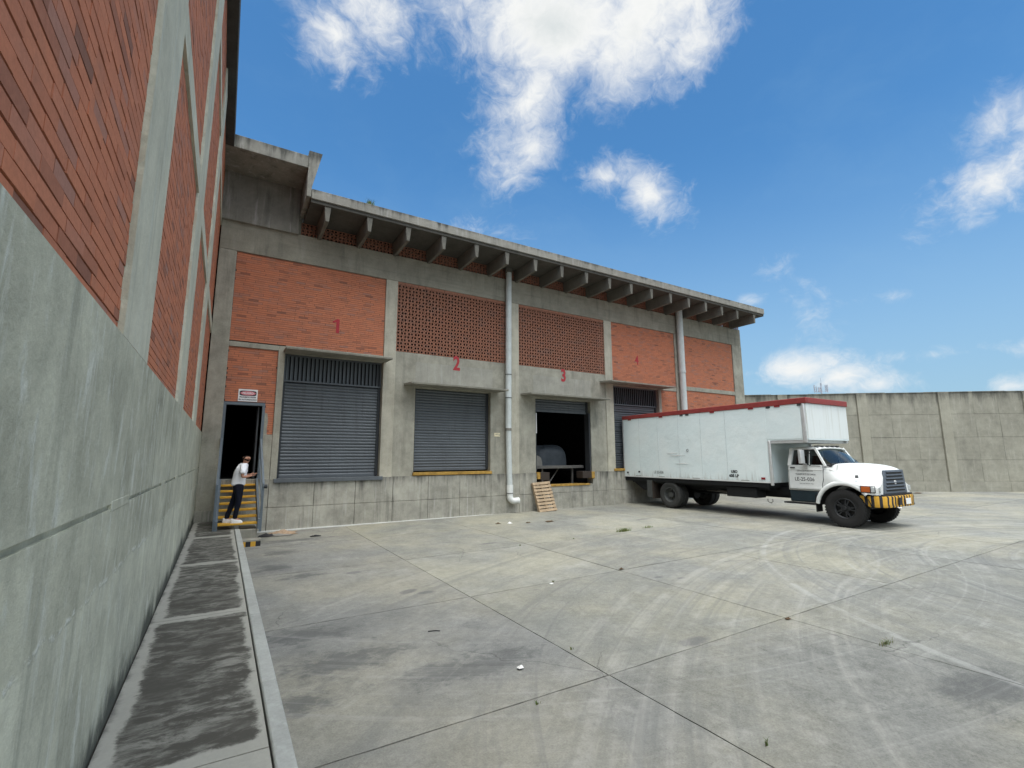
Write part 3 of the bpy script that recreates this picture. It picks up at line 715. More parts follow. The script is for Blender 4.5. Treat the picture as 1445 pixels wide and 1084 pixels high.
# roller shutters
def slatprof(P):
    return [(0., 0.), (-.012, P*.12), (-.021, P*.34), (-.021, P*.6), (-.012, P*.82), (0., P*.93), (.004, P)]
def shutter(x0, x1, zb, zt, y=.2, louvre=None, bottom=True, pitch=.098, bend=None):
    r = thing  # noqa
    root = link('roller_shutter', MB().box(x0+.03, x1-.03, y+.09, y+.1, zb, zt).mesh('roller_shutter', 'dark'), wh)
    link('guide_rail', MB().box(x0, x0+.07, y-.06, y+.088, zb, zt).mesh('guide_rail', 'shutd'), root); link('guide_rail', MB().box(x1-.09, x1, y-.06, y+.088, zb, zt).mesh('guide_rail', 'shutd'), root)
    a, b_ = x0+.055, x1-.075; n = int(round((zt-zb)/pitch)); P = (zt-zb)/n
    mb = MB(); pr = slatprof(P); k = len(mb.v)
    NX = 8
    for i in range(NX+1):
        for (yy, zz) in pr: mb.v.append((a+(b_-a)*i/NX, y+yy, zz))
    m_ = len(pr)
    for i in range(NX):
        for j in range(m_-1): q = i*m_+j; mb.face((q, q+m_, q+m_+1, q+1))
    me = mb.mesh('slat', 'shut', smooth=True); me.set_sharp_from_angle(angle=math.radians(50))
    for i in range(n):
        o = link('slat', me, root, (0, uni(-.003, .003), zb+i*P), (0, uni(-.0008, .0008), 0))
        if bend and bend(i): o.location.y += uni(-.006, .0)
    if bottom: link('bottom_rail', MB().box(a, b_, y-.035, y+.02, zb-.02, zb+.04).mesh('bottom_rail', 'shut'), root)
    return root
def louvre(x0, x1, z0, z1, y=.16):
    root = link('louvre_panel', MB().box(x0, x1, y-.05, y+.05, z0, z0+.05).box(x0, x1, y-.05, y+.05, z1-.04, z1).box(x0, x0+.05, y-.049, y+.05, z0+.05, z1-.04).box(x1-.05, x1, y-.049, y+.05, z0+.05, z1-.04).mesh('louvre_panel', 'shut'), wh)
    n = int((x1-x0-.1)/.118); w = (x1-x0-.1)/n
    me = MB().obox((0, 0, 0), (.105, .012, z1-z0-.1), (0, 0, .5)).mesh('louvre_blade', 'shut')
    for i in range(n): link('louvre_blade', me, root, (x0+.05+w*(i+.5), y, (z0+z1)/2+.005), (0, 0, uni(-.04, .04)))
    link('louvre_back', MB().box(x0+.05, x1-.05, y+.06, y+.07, z0+.05, z1-.04).mesh('louvre_back', 'dark'), root)
shutter(1.935, 4.915, 1.5, 4.36); louvre(1.935, 4.915, 4.37, 5.215)
sill = MB().box(1.85, 5.02, -.13, .3, 1.36, 1.475); sill.build('steel_sill', 'shut', wh, bevel=.006)
shutter(6.075, 9.015, 1.64, 4.455, bend=lambda i: 6 <= i <= 11); MB().box(6.04, 9.06, -.1, .4, 1.47, 1.57).build('dock_edge', 'yelw', wh, bevel=.006)
s3 = shutter(11.055, 13.875, 3.9, 4.395)
shutter(15.215, 18.115, 1.6, 4.36); louvre(15.215, 18.115, 4.37, 5.215)
MB().box(15.1, 18.2, -.1, .4, 1.46, 1.56).build('dock_edge', 'yelw', wh, bevel=.006)
# dark reveal liners so that daylight stops at the shutters
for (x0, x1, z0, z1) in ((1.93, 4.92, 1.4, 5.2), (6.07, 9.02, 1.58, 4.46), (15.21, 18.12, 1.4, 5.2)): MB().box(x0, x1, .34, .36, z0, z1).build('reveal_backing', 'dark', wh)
# door 3: open bay with leveller pit
for x0_, x1_ in ((11.05, 11.1), (13.8, 13.878)): MB().box(x0_, x1_, .0, .3, 1.47, 3.9).build('door_guide', 'shutd', wh)
link('guide_strip', MB().box(11.08, 11.11, -.02, .02, 3.0, 3.8).mesh('guide_strip', 'signw'), wh)
MB().box(11.3, 13.7, -.1, .35, .915, .985).build('pit_edge', 'yelw', wh, bevel=.006)
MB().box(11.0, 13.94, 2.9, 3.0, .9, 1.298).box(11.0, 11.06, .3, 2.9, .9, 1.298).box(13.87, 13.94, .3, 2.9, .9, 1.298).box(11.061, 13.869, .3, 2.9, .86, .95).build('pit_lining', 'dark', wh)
for (x0, x1, z0, z1) in ((11.06, 11.2, 1.22, 1.48), (13.78, 13.96, 1.18, 1.46)): MB().box(x0, x1, -.11, .3, z0, z1).build('corner_guard', 'yelw', wh, bevel=.006)
for (x0, x1, z0, z1) in ((11.2, 11.62, 1.16, 1.47), (13.3, 13.78, 1.2, 1.48)): MB().box(x0, x1, -.13, .3, z0, z1).build('dock_bumper', 'rubber', wh, bevel=.012)
# personnel door
fr = link('door_frame', MB().box(.452, .52, -.05, .2, 1.47, 3.66).box(1.43, 1.5, -.05, .2, 1.47, 3.66).box(.52, 1.43, -.05, .2, 3.58, 3.66).mesh('door_frame', 'stair'), wh)
link('door_leaf', MB().box(1.33, 1.37, .22, 1.12, 1.49, 3.57).mesh('door_leaf', 'shut'), fr)
MB().box(.452, 1.745, -.07, .6, 1.36, 1.475).build('threshold', 'base', wh, bevel=.01)
# painted door numbers
MB().prism([(3.36, 6.04), (3.46, 6.04), (3.46, 6.5), (3.385, 6.5), (3.25, 6.41), (3.25, 6.36), (3.36, 6.4)], -.014, -.006).build('door_number', 'red', wh)
for s_, x, z, h, y in (('2', 7.6, 5.43, .50, -.0375), ('3', 12.47, 5.4, .50, -.0375), ('4', 16.8, 6.51, .42, -.012)):
    text(s_, h/.70, 'door_number', 'red', wh, (x, y, z), (PI/2, 0, 0), .003, .022 if s_ != '4' else .012, .78)

# ------------------------------------------------------------------ perimeter wall on the right
P0 = Vector((32.37, -4.32, 0)); dv = Vector((.79, -.612, 0)).normalized()
pw = thing('perimeter_wall', 'tall weathered concrete yard wall with panels between columns, black stains along its top', 'wall', (P0.x, P0.y, .14), math.atan2(dv.y, dv.x))
# local x along wall, +y away from the camera side is left of direction -> wall body at +y
zr = [(.0, .57), (.58, 1.69), (1.70, 2.91), (2.92, 4.16), (4.17, 5.34)]
k0 = -14.65
for k in range(10):
    xa = k0+4.16*k
    MB().box(xa, xa+.5, -.09, .3, -.15, 5.36).build('wall_column', 'wallc', pw, bevel=.015)
    L0, L1 = xa+.505, xa+4.155; w = (L1-L0)/3
    for i in range(3):
        for z0, z1 in zr:
            dy = uni(-.004, .004)-(.05 if z0 == 0 else 0)
            MB().box(L0+w*i+.002, L0+w*(i+1)-.002, dy, .2, z0 if z0 else -.15, z1).build('wall_panel', 'wallp', pw, bevel=.006, seg=1)
MB().box(k0, k0+41.6, .03, .19, -.1, 5.34).build('wall_core', 'dirt', pw)
cp = MB(); rc = random.Random(9); x = k0
while x < k0+41.6: cp.box(x, x+1.998, -.02, .22, 5.342, 5.40+rc.uniform(-.012, .012)); x += 2
cp.build('wall_coping', 'wallp', pw, bevel=.01)

# ------------------------------------------------------------------ drainpipes
def pipe(x, zt, y, label, elbow):
    p = thing('drainpipe', label, 'drainpipe', (x, y, 0))
    if elbow:
        MB().tube([(0, 0, zt), (-.02, 0, 5.), (-.03, 0, 3.1)], .115, 14).build('pipe_section', 'pvc', p, smooth=True)
        MB().tube([(-.03, 0, 3.12), (0, 0, 1.75), (.03, 0, .78)], .105, 14).build('pipe_section', 'pvc', p, smooth=True)
        MB().tube([(.03, 0, 1.05), (.03, 0, .72)], .122, 14).build('coupling', 'pvcw', p, smooth=True)
        el = [(.03, 0, .76), (.03, 0, .6)]+[(.03+.13*(1-math.cos(t)), -.03*math.sin(t), .6-.13*math.sin(t)) for t in (D(30), D(60), D(85))]+[(.22, -.05, .468), (.33, -.06, .47)]
        MB().tube(el, .115, 14).build('elbow', 'pvcw', p, smooth=True); MB().lathe([(.3, .13), (.36, .13), (.36, .1), (.3, .1)], 14, 'x', (0, -.06, .47)).build('elbow_rim', 'pvcw', p, smooth=True)
        for z in (5.2, 4.3, .75): MB().lathe([(-.012, .126), (.012, .126), (.012, .11), (-.012, .11)], 14, 'z', (-.02 if z > 1 else .03, 0, z)).build('pipe_clamp', 'shutd', p)
        MB().lathe([(-.05, .118), (.05, .118)], 14, 'z', (-.03, 0, 3.1)).build('worn_joint', 'sack', p, smooth=True)
    else:
        MB().tube([(0, 0, zt), (.0, 0, 6.2)], .16, 14).build('pipe_section', 'pvc', p, smooth=True); MB().tube([(0, 0, 6.22), (.0, 0, .1)], .15, 14).build('pipe_section', 'pvc', p, smooth=True)
        MB().lathe([(-.06, .172), (.06, .172)], 14, 'z', (0, 0, 6.2)).build('coupling', 'pvc', p, smooth=True)
    MB().box(-.14, .14, -.05, .05, zt-.03, 9.58).build('outlet', 'rib', p)
pipe(9.73, 9.3, -.19, 'white drainpipe with an elbow foot between doors two and three', True)
pipe(19.68, 9.35, -.22, 'white drainpipe on the wall behind the parked box truck', False)
# signs
sg = tag(link('danger_sign', MB().box(.79, 1.28, -.028, -.014, 3.69, 4.04).mesh('danger_sign', 'signw')), 'white danger sign with a red oval above the small open door', 'sign')
oc = [(1.035+.215*math.copysign(abs(math.cos(t))**.4, math.cos(t)), 3.925+.075*math.copysign(abs(math.sin(t))**.4, math.sin(t))) for t in [2*PI*i/40 for i in range(40)]]
MB().prism(oc, -.0305, -.027).build('oval_border', 'ink', sg)
oc = [(1.035+.195*math.cos(2*PI*i/32), 3.925+.06*math.sin(2*PI*i/32)) for i in range(32)]
MB().prism(oc, -.033, -.029).build('red_oval', 'signr', sg)
text('PELIGRO', .072, 'lettering', 'signw', sg, (1.035, -.0345, 3.925), (PI/2, 0, 0), .001, .002)
text('PROHIBIDO PASAR', .052, 'lettering', 'ink', sg, (1.035, -.030, 3.808), (PI/2, 0, 0), .001, .002, .95)
text('SIN AUTORIZACION', .052, 'lettering', 'ink', sg, (1.035, -.030, 3.738), (PI/2, 0, 0), .001, .002, .95)
nt_ = tag(link('notice_plate', MB().box(9.18, 9.42, -.045, -.03, 2.83, 2.97).mesh('notice_plate', 'cream')), 'small cream notice plate on the concrete between door two and the drainpipe', 'notice')
for (x, z, w) in ((9.23, 2.91, .05), (9.3, 2.915, .04), (9.36, 2.885, .05)): link('arrow_mark', MB().box(x, x+w, -.048, -.044, z, z+.018).mesh('arrow_mark', 'rag'), nt_)

# ------------------------------------------------------------------ stair
st = thing('metal_stair', 'blue grey metal stair with yellow treads leading up to the small door', 'stair', (0, 0, 0))
for i in range(7):
    yf, z = -2.08+.29*i, .52+.139*i
    t = MB().box(.555, 1.385, yf, yf+.27, z-.045, z); t.build('tread', 'yellow', st, bevel=.006)
for x0 in (.5, 1.39):
    s = MB(); y0, y1, zz0, zz1 = -2.16, -.07, .36, 1.46
    s.prism([(-2.2, .37), (-1.98, .37), (-.07, 1.25), (-.07, 1.5), (-.2, 1.5), (-2.2, .6)], x0, x0+.05, 'x'); s.build('stringer', 'stair', st)
for x0, s_ in ((.475, -1), (1.455, 1)):
    h = MB().box(x0-.025, x0+.03, -2.17, -2.11, .3, 1.42); h.build('post', 'stair', st, bevel=.004)
    h = MB().prism([(-2.19, 1.36), (-2.19, 1.45), (-.06, 2.62), (-.06, 2.53)], x0-.022, x0+.028, 'x'); h.build('handrail', 'stair', st)
    h = MB().prism([(-2.15, .86), (-2.15, .92), (-.06, 2.05), (-.06, 1.99)], x0-.012, x0+.018, 'x'); h.build('mid_rail', 'stair', st)
MB().lathe([(-.03, .0), (-.03, .05), (.05, .05), (.05, 0)], 12, 'x', (1.5, -2.15, 1.38)).build('rail_cap', 'shutd', st)
blk = thing('step_block', 'concrete step block with a yellow and black lower edge at the stair foot', 'step', (0, 0, 0))
b = MB().box(1.03, 1.4, -2.12, -1.3, -.02, .365); b.build('upper_step', 'canopy', blk, bevel=.018)
b = MB().box(1.04, 1.475, -2.42, -2.122, -.02, .16); b.build('lower_step', 'canopy', blk, bevel=.015)
for i in range(4):
    x0 = 1.05+.105*i
    link('paint_band', MB().box(x0, x0+.104, -2.427, -2.415, .0, .115).mesh('paint_band', 'yellow' if i % 2 == 0 else 'rag'), blk)
# rubbish beside the stair
def crumple(c, rx_, ry_, rz_, n=7, seed=0):
    r = random.Random(seed); 
    return lambda u, v: (c[0]+(u-.5)*2*rx_*(1+r.uniform(-.2, .2)), c[1]+(v-.5)*2*ry_*(1+r.uniform(-.2, .2)), c[2]+.012+rz_*max(0, math.sin(u*PI)*math.sin(v*PI))*r.uniform(.2, 1.2))
def litter(name, c, rx_, ry_, rz_, mat, seed, label, cat, group=None, n=7):
    o = MB().grid(crumple((0, 0, 0), rx_, ry_, rz_, n, seed), n, n).build(name, mat, None, loc=c); 
    so = o.modifiers.new('thick', 'SOLIDIFY'); so.thickness = .006; so.offset = 1
    return tag(o, label, cat, group)
litter('cardboard_scrap', (2.12, -.75, 0), .34, .26, .09, 'card', 3, 'crumpled brown cardboard scrap against the dock base beside the stair', 'cardboard')
litter('black_rag', (1.72, -.95, 0), .2, .16, .07, 'rag', 5, 'crumpled black rag on the ground at the stair foot', 'rag')
litter('flattened_paper', (2.0, -1.0, 0), .28, .15, .05, 'sack', 9, 'flattened pale paper sack lying in front of the cardboard scrap', 'paper sack')

# ------------------------------------------------------------------ pallet
pa = thing('wooden_pallet', 'bare wooden pallet leaning against the dock base below door three', 'pallet', (11.2, -.58, .04), 0)
pa.rotation_euler = (-.36, -.045, 0)
W_, H_ = .79, 1.14
for x0 in (-W_/2, -.045, W_/2-.09): link('stringer', MB().box(x0, x0+.09, -.02, .07, 0, H_).mesh('stringer', 'wood'), pa)
for i in range(9):
    z = .0+i*(H_-.1)/8; w = .1 if i not in (0, 8) else .11
    o = link('plank', MB().box(-W_/2-.01, W_/2+.01, -.045, -.022, 0, w*.88).mesh('plank', 'wood'), pa, (uni(-.01, .01), 0, z), (0, uni(-.012, .012), 0))
for i in range(4): link('plank', MB().box(-W_/2, W_/2, .072, .092, 0, .09).mesh('plank', 'wood'), pa, (0, 0, .02+i*.34))

# ------------------------------------------------------------------ inside door three
lv = thing('dock_leveller', 'raised steel dock platform inside the open door three', 'dock leveller', (0, 0, 0))
MB().box(11.12, 13.78, .5, 3.0, 1.62, 1.7).build('deck', 'steel', lv, bevel=.006)
MB().box(11.1, 13.8, .42, .5, 1.6, 1.72).build('lip', 'steel', lv, bevel=.006)
for x in (11.75, 13.3): MB().box(x, x+.07, .6, .67, .95, 1.62).build('leg', 'steel', lv)
MB().tube([(12.2, .75, 1.0), (12.75, .8, 1.6)], .03, 8).build('strut', 'steel', lv)
def lump(name, c, sx, sy, sz, mat, label, cat, seed, pleat=8):
    r = random.Random(seed); ph = [r.uniform(0, 6.28) for _ in range(6)]
    def fn(u, v):
        t = 2*PI*u; f = v*PI/2*1.0
        cx = math.copysign(abs(math.cos(t))**.45, math.cos(t)); cy = math.copysign(abs(math.sin(t))**.45, math.sin(t))
        k = math.copysign(abs(math.cos(f))**.4, math.cos(f)); z = abs(math.sin(f))**.55
        w = 1+.025*math.sin(pleat*t+ph[0])*(1-z*.4)+.03*math.sin(3*t+ph[1]+4*v)
        return (cx*k*sx*w, cy*k*sy*w, z*sz*(1+.05*math.sin(2*t+ph[2])+.03*math.sin(5*t+ph[3])))
    o = MB().grid(fn, 48, 14).build(name, mat, None, smooth=True, loc=c, angle=70); return o
tag(lump('wrapped_bale', (12.5, 1.5, 1.7), .82, .7, .82, 'tarp', '', '', 3, 14), 'grey plastic wrapped bale standing on the dock platform in door three', 'bale')
tag(lump('pale_sack', (11.5, 1.05, 1.7), .4, .4, .42, 'sack', '', '', 6, 5), 'pale bulging sack beside the wrapped bale in door three', 'sack')

# ------------------------------------------------------------------ truck (local: x forward, y left, z up)
TR = thing('box_truck', 'white box truck with red roof rails and a striped bumper, backed up to door four', 'truck', (16.95, -.05, .085), D(-90.2))
HW = 1.25
def T(mb, name, mat, parent=TR, **k): return mb.build(name, mat, parent, **k)
prof = [(0, 1.14), (6.6, 1.14), (6.6, 2.49), (7.86, 2.49), (7.80, 3.66), (0, 3.66)]
T(MB().prism(prof, -HW+.012, HW-.012), 'cargo_box', 'box')
# aluminium side sheets, each one a sheet of its own
xs = [.06, .98, 2.0, 3.03, 4.05, 5.08, 6.57]
for s in (-1, 1):
    for i, (a, b_) in enumerate(zip(xs, xs[1:])):
        T(MB().box(a+.0015, b_-.0015, *sorted((s*(HW-.012), s*(HW-.004+(i % 2)*.002))), 1.2, 3.60), 'side_sheet', 'box')
    T(MB().prism([(6.571, 2.53), (7.70, 2.53), (7.66, 3.6), (6.571, 3.6)], *sorted((s*(HW-.012), s*(HW-.003)))), 'side_sheet', 'box')
T(MB().prism([(-HW+.02, 2.53), (HW-.02, 2.53), (HW-.02, 3.6), (-HW+.02, 3.6)], 7.80, 7.865, 'x'), 'nose_sheet', 'nose')
for s in (-1, 1):
    for x in xs[1:-1]: T(MB().box(x-.012, x+.012, *sorted((s*(HW-.005), s*(HW+.002))), 1.2, 3.6), 'seam_strip', 'boxseam')
# red roof rails
for s in (-1, 1): T(MB().prism([(-.02, 3.60), (7.90, 3.60), (7.90, 3.78), (-.02, 3.76)], *sorted((s*(HW-.05), s*(HW+.02)))), 'roof_rail', 'redr', bevel=.015)
T(MB().box(7.80, 7.905, -HW+.051, HW-.051, 3.605, 3.78), 'roof_rail', 'redr', bevel=.015)
T(MB().box(0, 7.8, -HW+.051, HW-.051, 3.66, 3.74), 'roof_sheet', 'redr')
# lower rail, posts
for s in (-1, 1):
    T(MB().box(0, 6.6, *sorted((s*(HW-.01), s*(HW+.006))), 1.135, 1.175), 'lower_rail', 'white')
    T(MB().box(6.58, 6.67, *sorted((s*(HW-.06), s*(HW+.014))), 1.06, 2.49), 'corner_post', 'chrome', bevel=.02)
    T(MB().box(7.70, 7.83, *sorted((s*(HW-.08), s*(HW+.014))), 2.40, 3.62), 'corner_post', 'chrome', bevel=.03)
    T(MB().box(0, .05, *sorted((s*(HW-.01), s*(HW+.01))), 1.14, 3.62), 'rear_post', 'chrome')
T(MB().box(6.67, 7.72, -HW+.02, HW-.02, 2.40, 2.488), 'nose_floor', 'chrome')
T(MB().box(-.02, .0, -HW+.05, HW-.05, 1.14, 3.6), 'rear_door', 'box')
# dents: two long scuffs and an eyelet
for (x, z, l) in ((2.55, 2.03, .75), (2.85, 1.72, .6), (2.45, 2.12, .5)): T(MB().prism([(x, z), (x+l*.45, z-.012), (x+l, z+.004), (x+l*.5, z+.02)], -HW-.008, -HW+.003), 'scuff', 'signw')
T(MB().lathe([(-.006, .05), (-.006, .035), (.006, .035), (.006, .05), (-.006, .05)], 16, 'y', (3.42, -HW-.004, 2.22)), 'eyelet', 'inkf')
for x, z, m_ in ((.18, 1.27, 'ink'), (.85, 1.32, 'ink'), (6.28, 1.24, 'marker')):
    T(MB().box(x, x+.13 if m_ == 'marker' else x+.09, -HW-.012, -HW+.004, z, z+.07), 'side_marker', m_)
for x in (.35, 2.1, 4.5, 6.0, 6.9): T(MB().box(x, x+.18, -HW-.016, -HW+.004, 3.555, 3.60), 'roof_marker', 'marker')
for x in (3.15, 3.42, 6.62, 7.62): T(MB().box(x, x+.14, -HW-.014, -HW+.004, 3.54, 3.6), 'hinge', 'shutd')
for x in (.7, 1.95, 3.6, 5.55): T(MB().box(x, x+.3, -HW-.008, -HW+.004, 1.185, 1.2), 'reflector', 'sack')
ra = (PI/2, 0, 0)
text('LE 25-036', .155, 'fleet_number', 'inkf', TR, (1.95, -HW-.004, 1.36), ra, .002, .0, .8)
text('Tiradores', .07, 'lettering', 'inkf', TR, (2.52, -HW-.004, 1.235), ra, .002) if False else None
text('USO', .12, 'lettering', 'ink', TR, (5.32, -HW-.005, 1.47), ra, .002, .005)
text('605 LP', .13, 'lettering', 'ink', TR, (5.3, -HW-.005, 1.33), ra, .002, .005)
# chassis
for s in (-1, 1): T(MB().box(.35, 9.1, s*.42-.05, s*.42+.05, .72, .98), 'chassis_rail', 'black')
T(MB().box(.05, 6.5, -1.22, 1.22, .98, 1.132), 'floor_frame', 'black')
T(MB().box(.3, 6.4, -1.05, 1.05, .9, .978), 'cross_bearers', 'black')
T(MB().box(2.38, 2.52, -.9, .9, .44, .6).lathe([(-.3, .0), (-.3, .2), (.3, .2), (.3, 0)], 16, 'x', (2.45, 0, .52)), 'rear_axle', 'black')
T(MB().prism([(.12, 1.0), (.3, .98), (.95, .62), (1.4, .62), (1.4, 1.0)], -1.1, 1.1), 'rear_guard', 'black')
T(MB().box(4.9, 6.0, -1.15, -.6, .62, .96), 'battery_box', 'black', bevel=.02); T(MB().box(4.7, 6.3, .6, 1.15, .55, .96), 'fuel_tank', 'black', bevel=.05)
T(MB().tube([(3.4, -.2, .72), (4.9, -.75, .72), (4.95, -.95, .72)], .045, 8), 'exhaust', 'steel', smooth=True)
T(MB().tube([(6.35, -1.1, .62), (6.35, -1.1, .54), (6.45, -1.1, .5), (6.52, -1.1, .56), (6.5, -1.1, .62)], .014, 6), 'rope_hook', 'steel')
T(MB().tube([(2.6, 0, .6), (7.6, 0, .75)], .06, 8), 'drive_shaft', 'black')
for s in (-1, 1):
    T(MB().box(1.55, 1.6, *sorted((s*.62, s*1.24)), .3, 1.0), 'mudflap', 'rubber'); T(MB().box(1.3, 1.56, *sorted((s*1.2, s*1.25)), .36, 1.02), 'mudguard', 'rimg')
    T(MB().box(7.80, 7.83, *sorted((s*.75, s*1.06)), .35, .85), 'mudflap', 'black')
# wheels
def tyremesh(R, w, rr, knob):
    b = MB(); n = 56; h = w/2
    pr = [(-h*.80, rr), (-h*.98, rr+(R-rr)*.35), (-h, R*.82), (-h*.93, R*.95), (-h*.80, R*.985), (h*.80, R*.985), (h*.93, R*.95), (h, R*.82), (h*.98, rr+(R-rr)*.35), (h*.80, rr)]
    b.lathe(pr, n)
    m_ = 40 if knob else 0
    for k in range(m_):
        t = 2*PI*k/m_
        for (y, dy, off) in ((-h*.72, h*.36, 0), (-h*.24, h*.3, .5), (h*.24, h*.3, 0), (h*.72, h*.36, .5)):
            a = t+off*2*PI/m_; c = (math.cos(a)*(R*.988), y, math.sin(a)*(R*.988))
            b.obox(c, (.022, dy, 2*PI*R/m_*.62), (0, -a, 0))
    return b
def wheel(x, y, s, front, dual=False):
    R = .525 if front else .51; w = .30 if front else .25; rr = .285
    wl = tyremesh(R, w, rr, front).build('wheel', 'tyre' if front else 'tyreg', TR, smooth=True, loc=(x, y, R-.012), angle=35)
    rb_ = MB(); o = s*w/2
    if front:   # outward face on side s: dark wheel with heavy spokes
        rb_.lathe([(o*.8, rr+.005), (o*.86, rr-.01), (o*.7, rr-.035), (-o*.8, rr-.03)], 40); rb_.build('rim', 'rim', wl, smooth=True)
        sp = MB()
        for k in range(5):
            for da in (-.17, .17):
                a = 2*PI*k/5+da; sp.obox((math.cos(a)*.17, o*.62, math.sin(a)*.17), (.2, .05, .035), (0, -a, 0))
        sp.lathe([(o*.4, .115), (o*.72, .11), (o*.72, .0)], 20); sp.lathe([(o*.72, .06), (o*.98, .05), (o*.98, 0)], 16)
        for k in range(10):
            a = 2*PI*k/10; sp.lathe([(o*.7, .014), (o*.82, .014), (o*.82, 0)], 6, 'y', (math.cos(a)*.088, 0, math.sin(a)*.088))
        sp.build('spokes', 'rim', wl, smooth=True); MB().lathe([(o*.3, rr-.03), (o*.3, 0)], 24).build('brake_drum', 'black', wl)
    else:
        rb_.lathe([(o*.8, rr+.005), (o*.84, rr-.012), (o*.5, rr-.03), (-o*.3, rr-.045), (-o*.42, rr-.1), (-o*.42, .12), (o*.3, .1), (o*.3, .0)], 40); rb_.build('rim', 'rimg', wl, smooth=True)
        nb = MB()
        for k in range(8):
            a = 2*PI*k/8; nb.lathe([(-o*.5, .016), (-o*.15, .016), (-o*.15, 0)], 6, 'y', (math.cos(a)*.15, 0, math.sin(a)*.15))
        nb.build('wheel_nuts', 'rim', wl)
    return wl
for s in (-1, 1):
    wheel(2.42, s*1.09, s, False); wheel(2.42, s*.81, s, False); wheel(8.58, s*.94, s, True)
T(MB().box(8.5, 8.66, -.85, .85, .42, .58), 'front_axle', 'black')
# cab
cb = T(MB().prism([(6.98, .95), (8.02, .95), (8.05, 1.2), (8.05, 1.72), (7.0, 1.72)], -.97, .97), 'cab', 'white', bevel=.03)
T(MB().prism([(6.98, 1.72), (7.12, 1.72), (7.2, 2.2), (7.08, 2.24)], -.93, .93), 'cab_back', 'white', bevel=.02)
rfm = MB()
def roofsec(x, z, hw, drop): return [(x, -hw, z-drop), (x, -hw+.05, z-.02), (x, -hw*.6, z+.015), (x, 0, z+.022), (x, hw*.6, z+.015), (x, hw-.05, z-.02), (x, hw, z-drop)]
secs = [roofsec(7.06, 2.2, .85, .06), roofsec(7.12, 2.265, .87, .08), roofsec(7.5, 2.285, .87, .08), roofsec(7.8, 2.265, .86, .07), roofsec(7.9, 2.225, .85, .03)]
for a in secs: rfm.v += a
for i in range(len(secs)-1):
    for j in range(6): q = i*7+j; rfm.face((q, q+7, q+8, q+1))
rf_ = T(rfm, 'cab_roof', 'white', smooth=True, angle=70); so = rf_.modifiers.new('t', 'SOLIDIFY'); so.thickness = .03
for x, y in ((7.78, -.45), (7.8, -.15), (7.8, .15), (7.78, .45), (7.76, -.7)): T(MB().box(x, x+.1, y-.06, y+.06, 2.275, 2.315), 'roof_light', 'ink', bevel=.01)
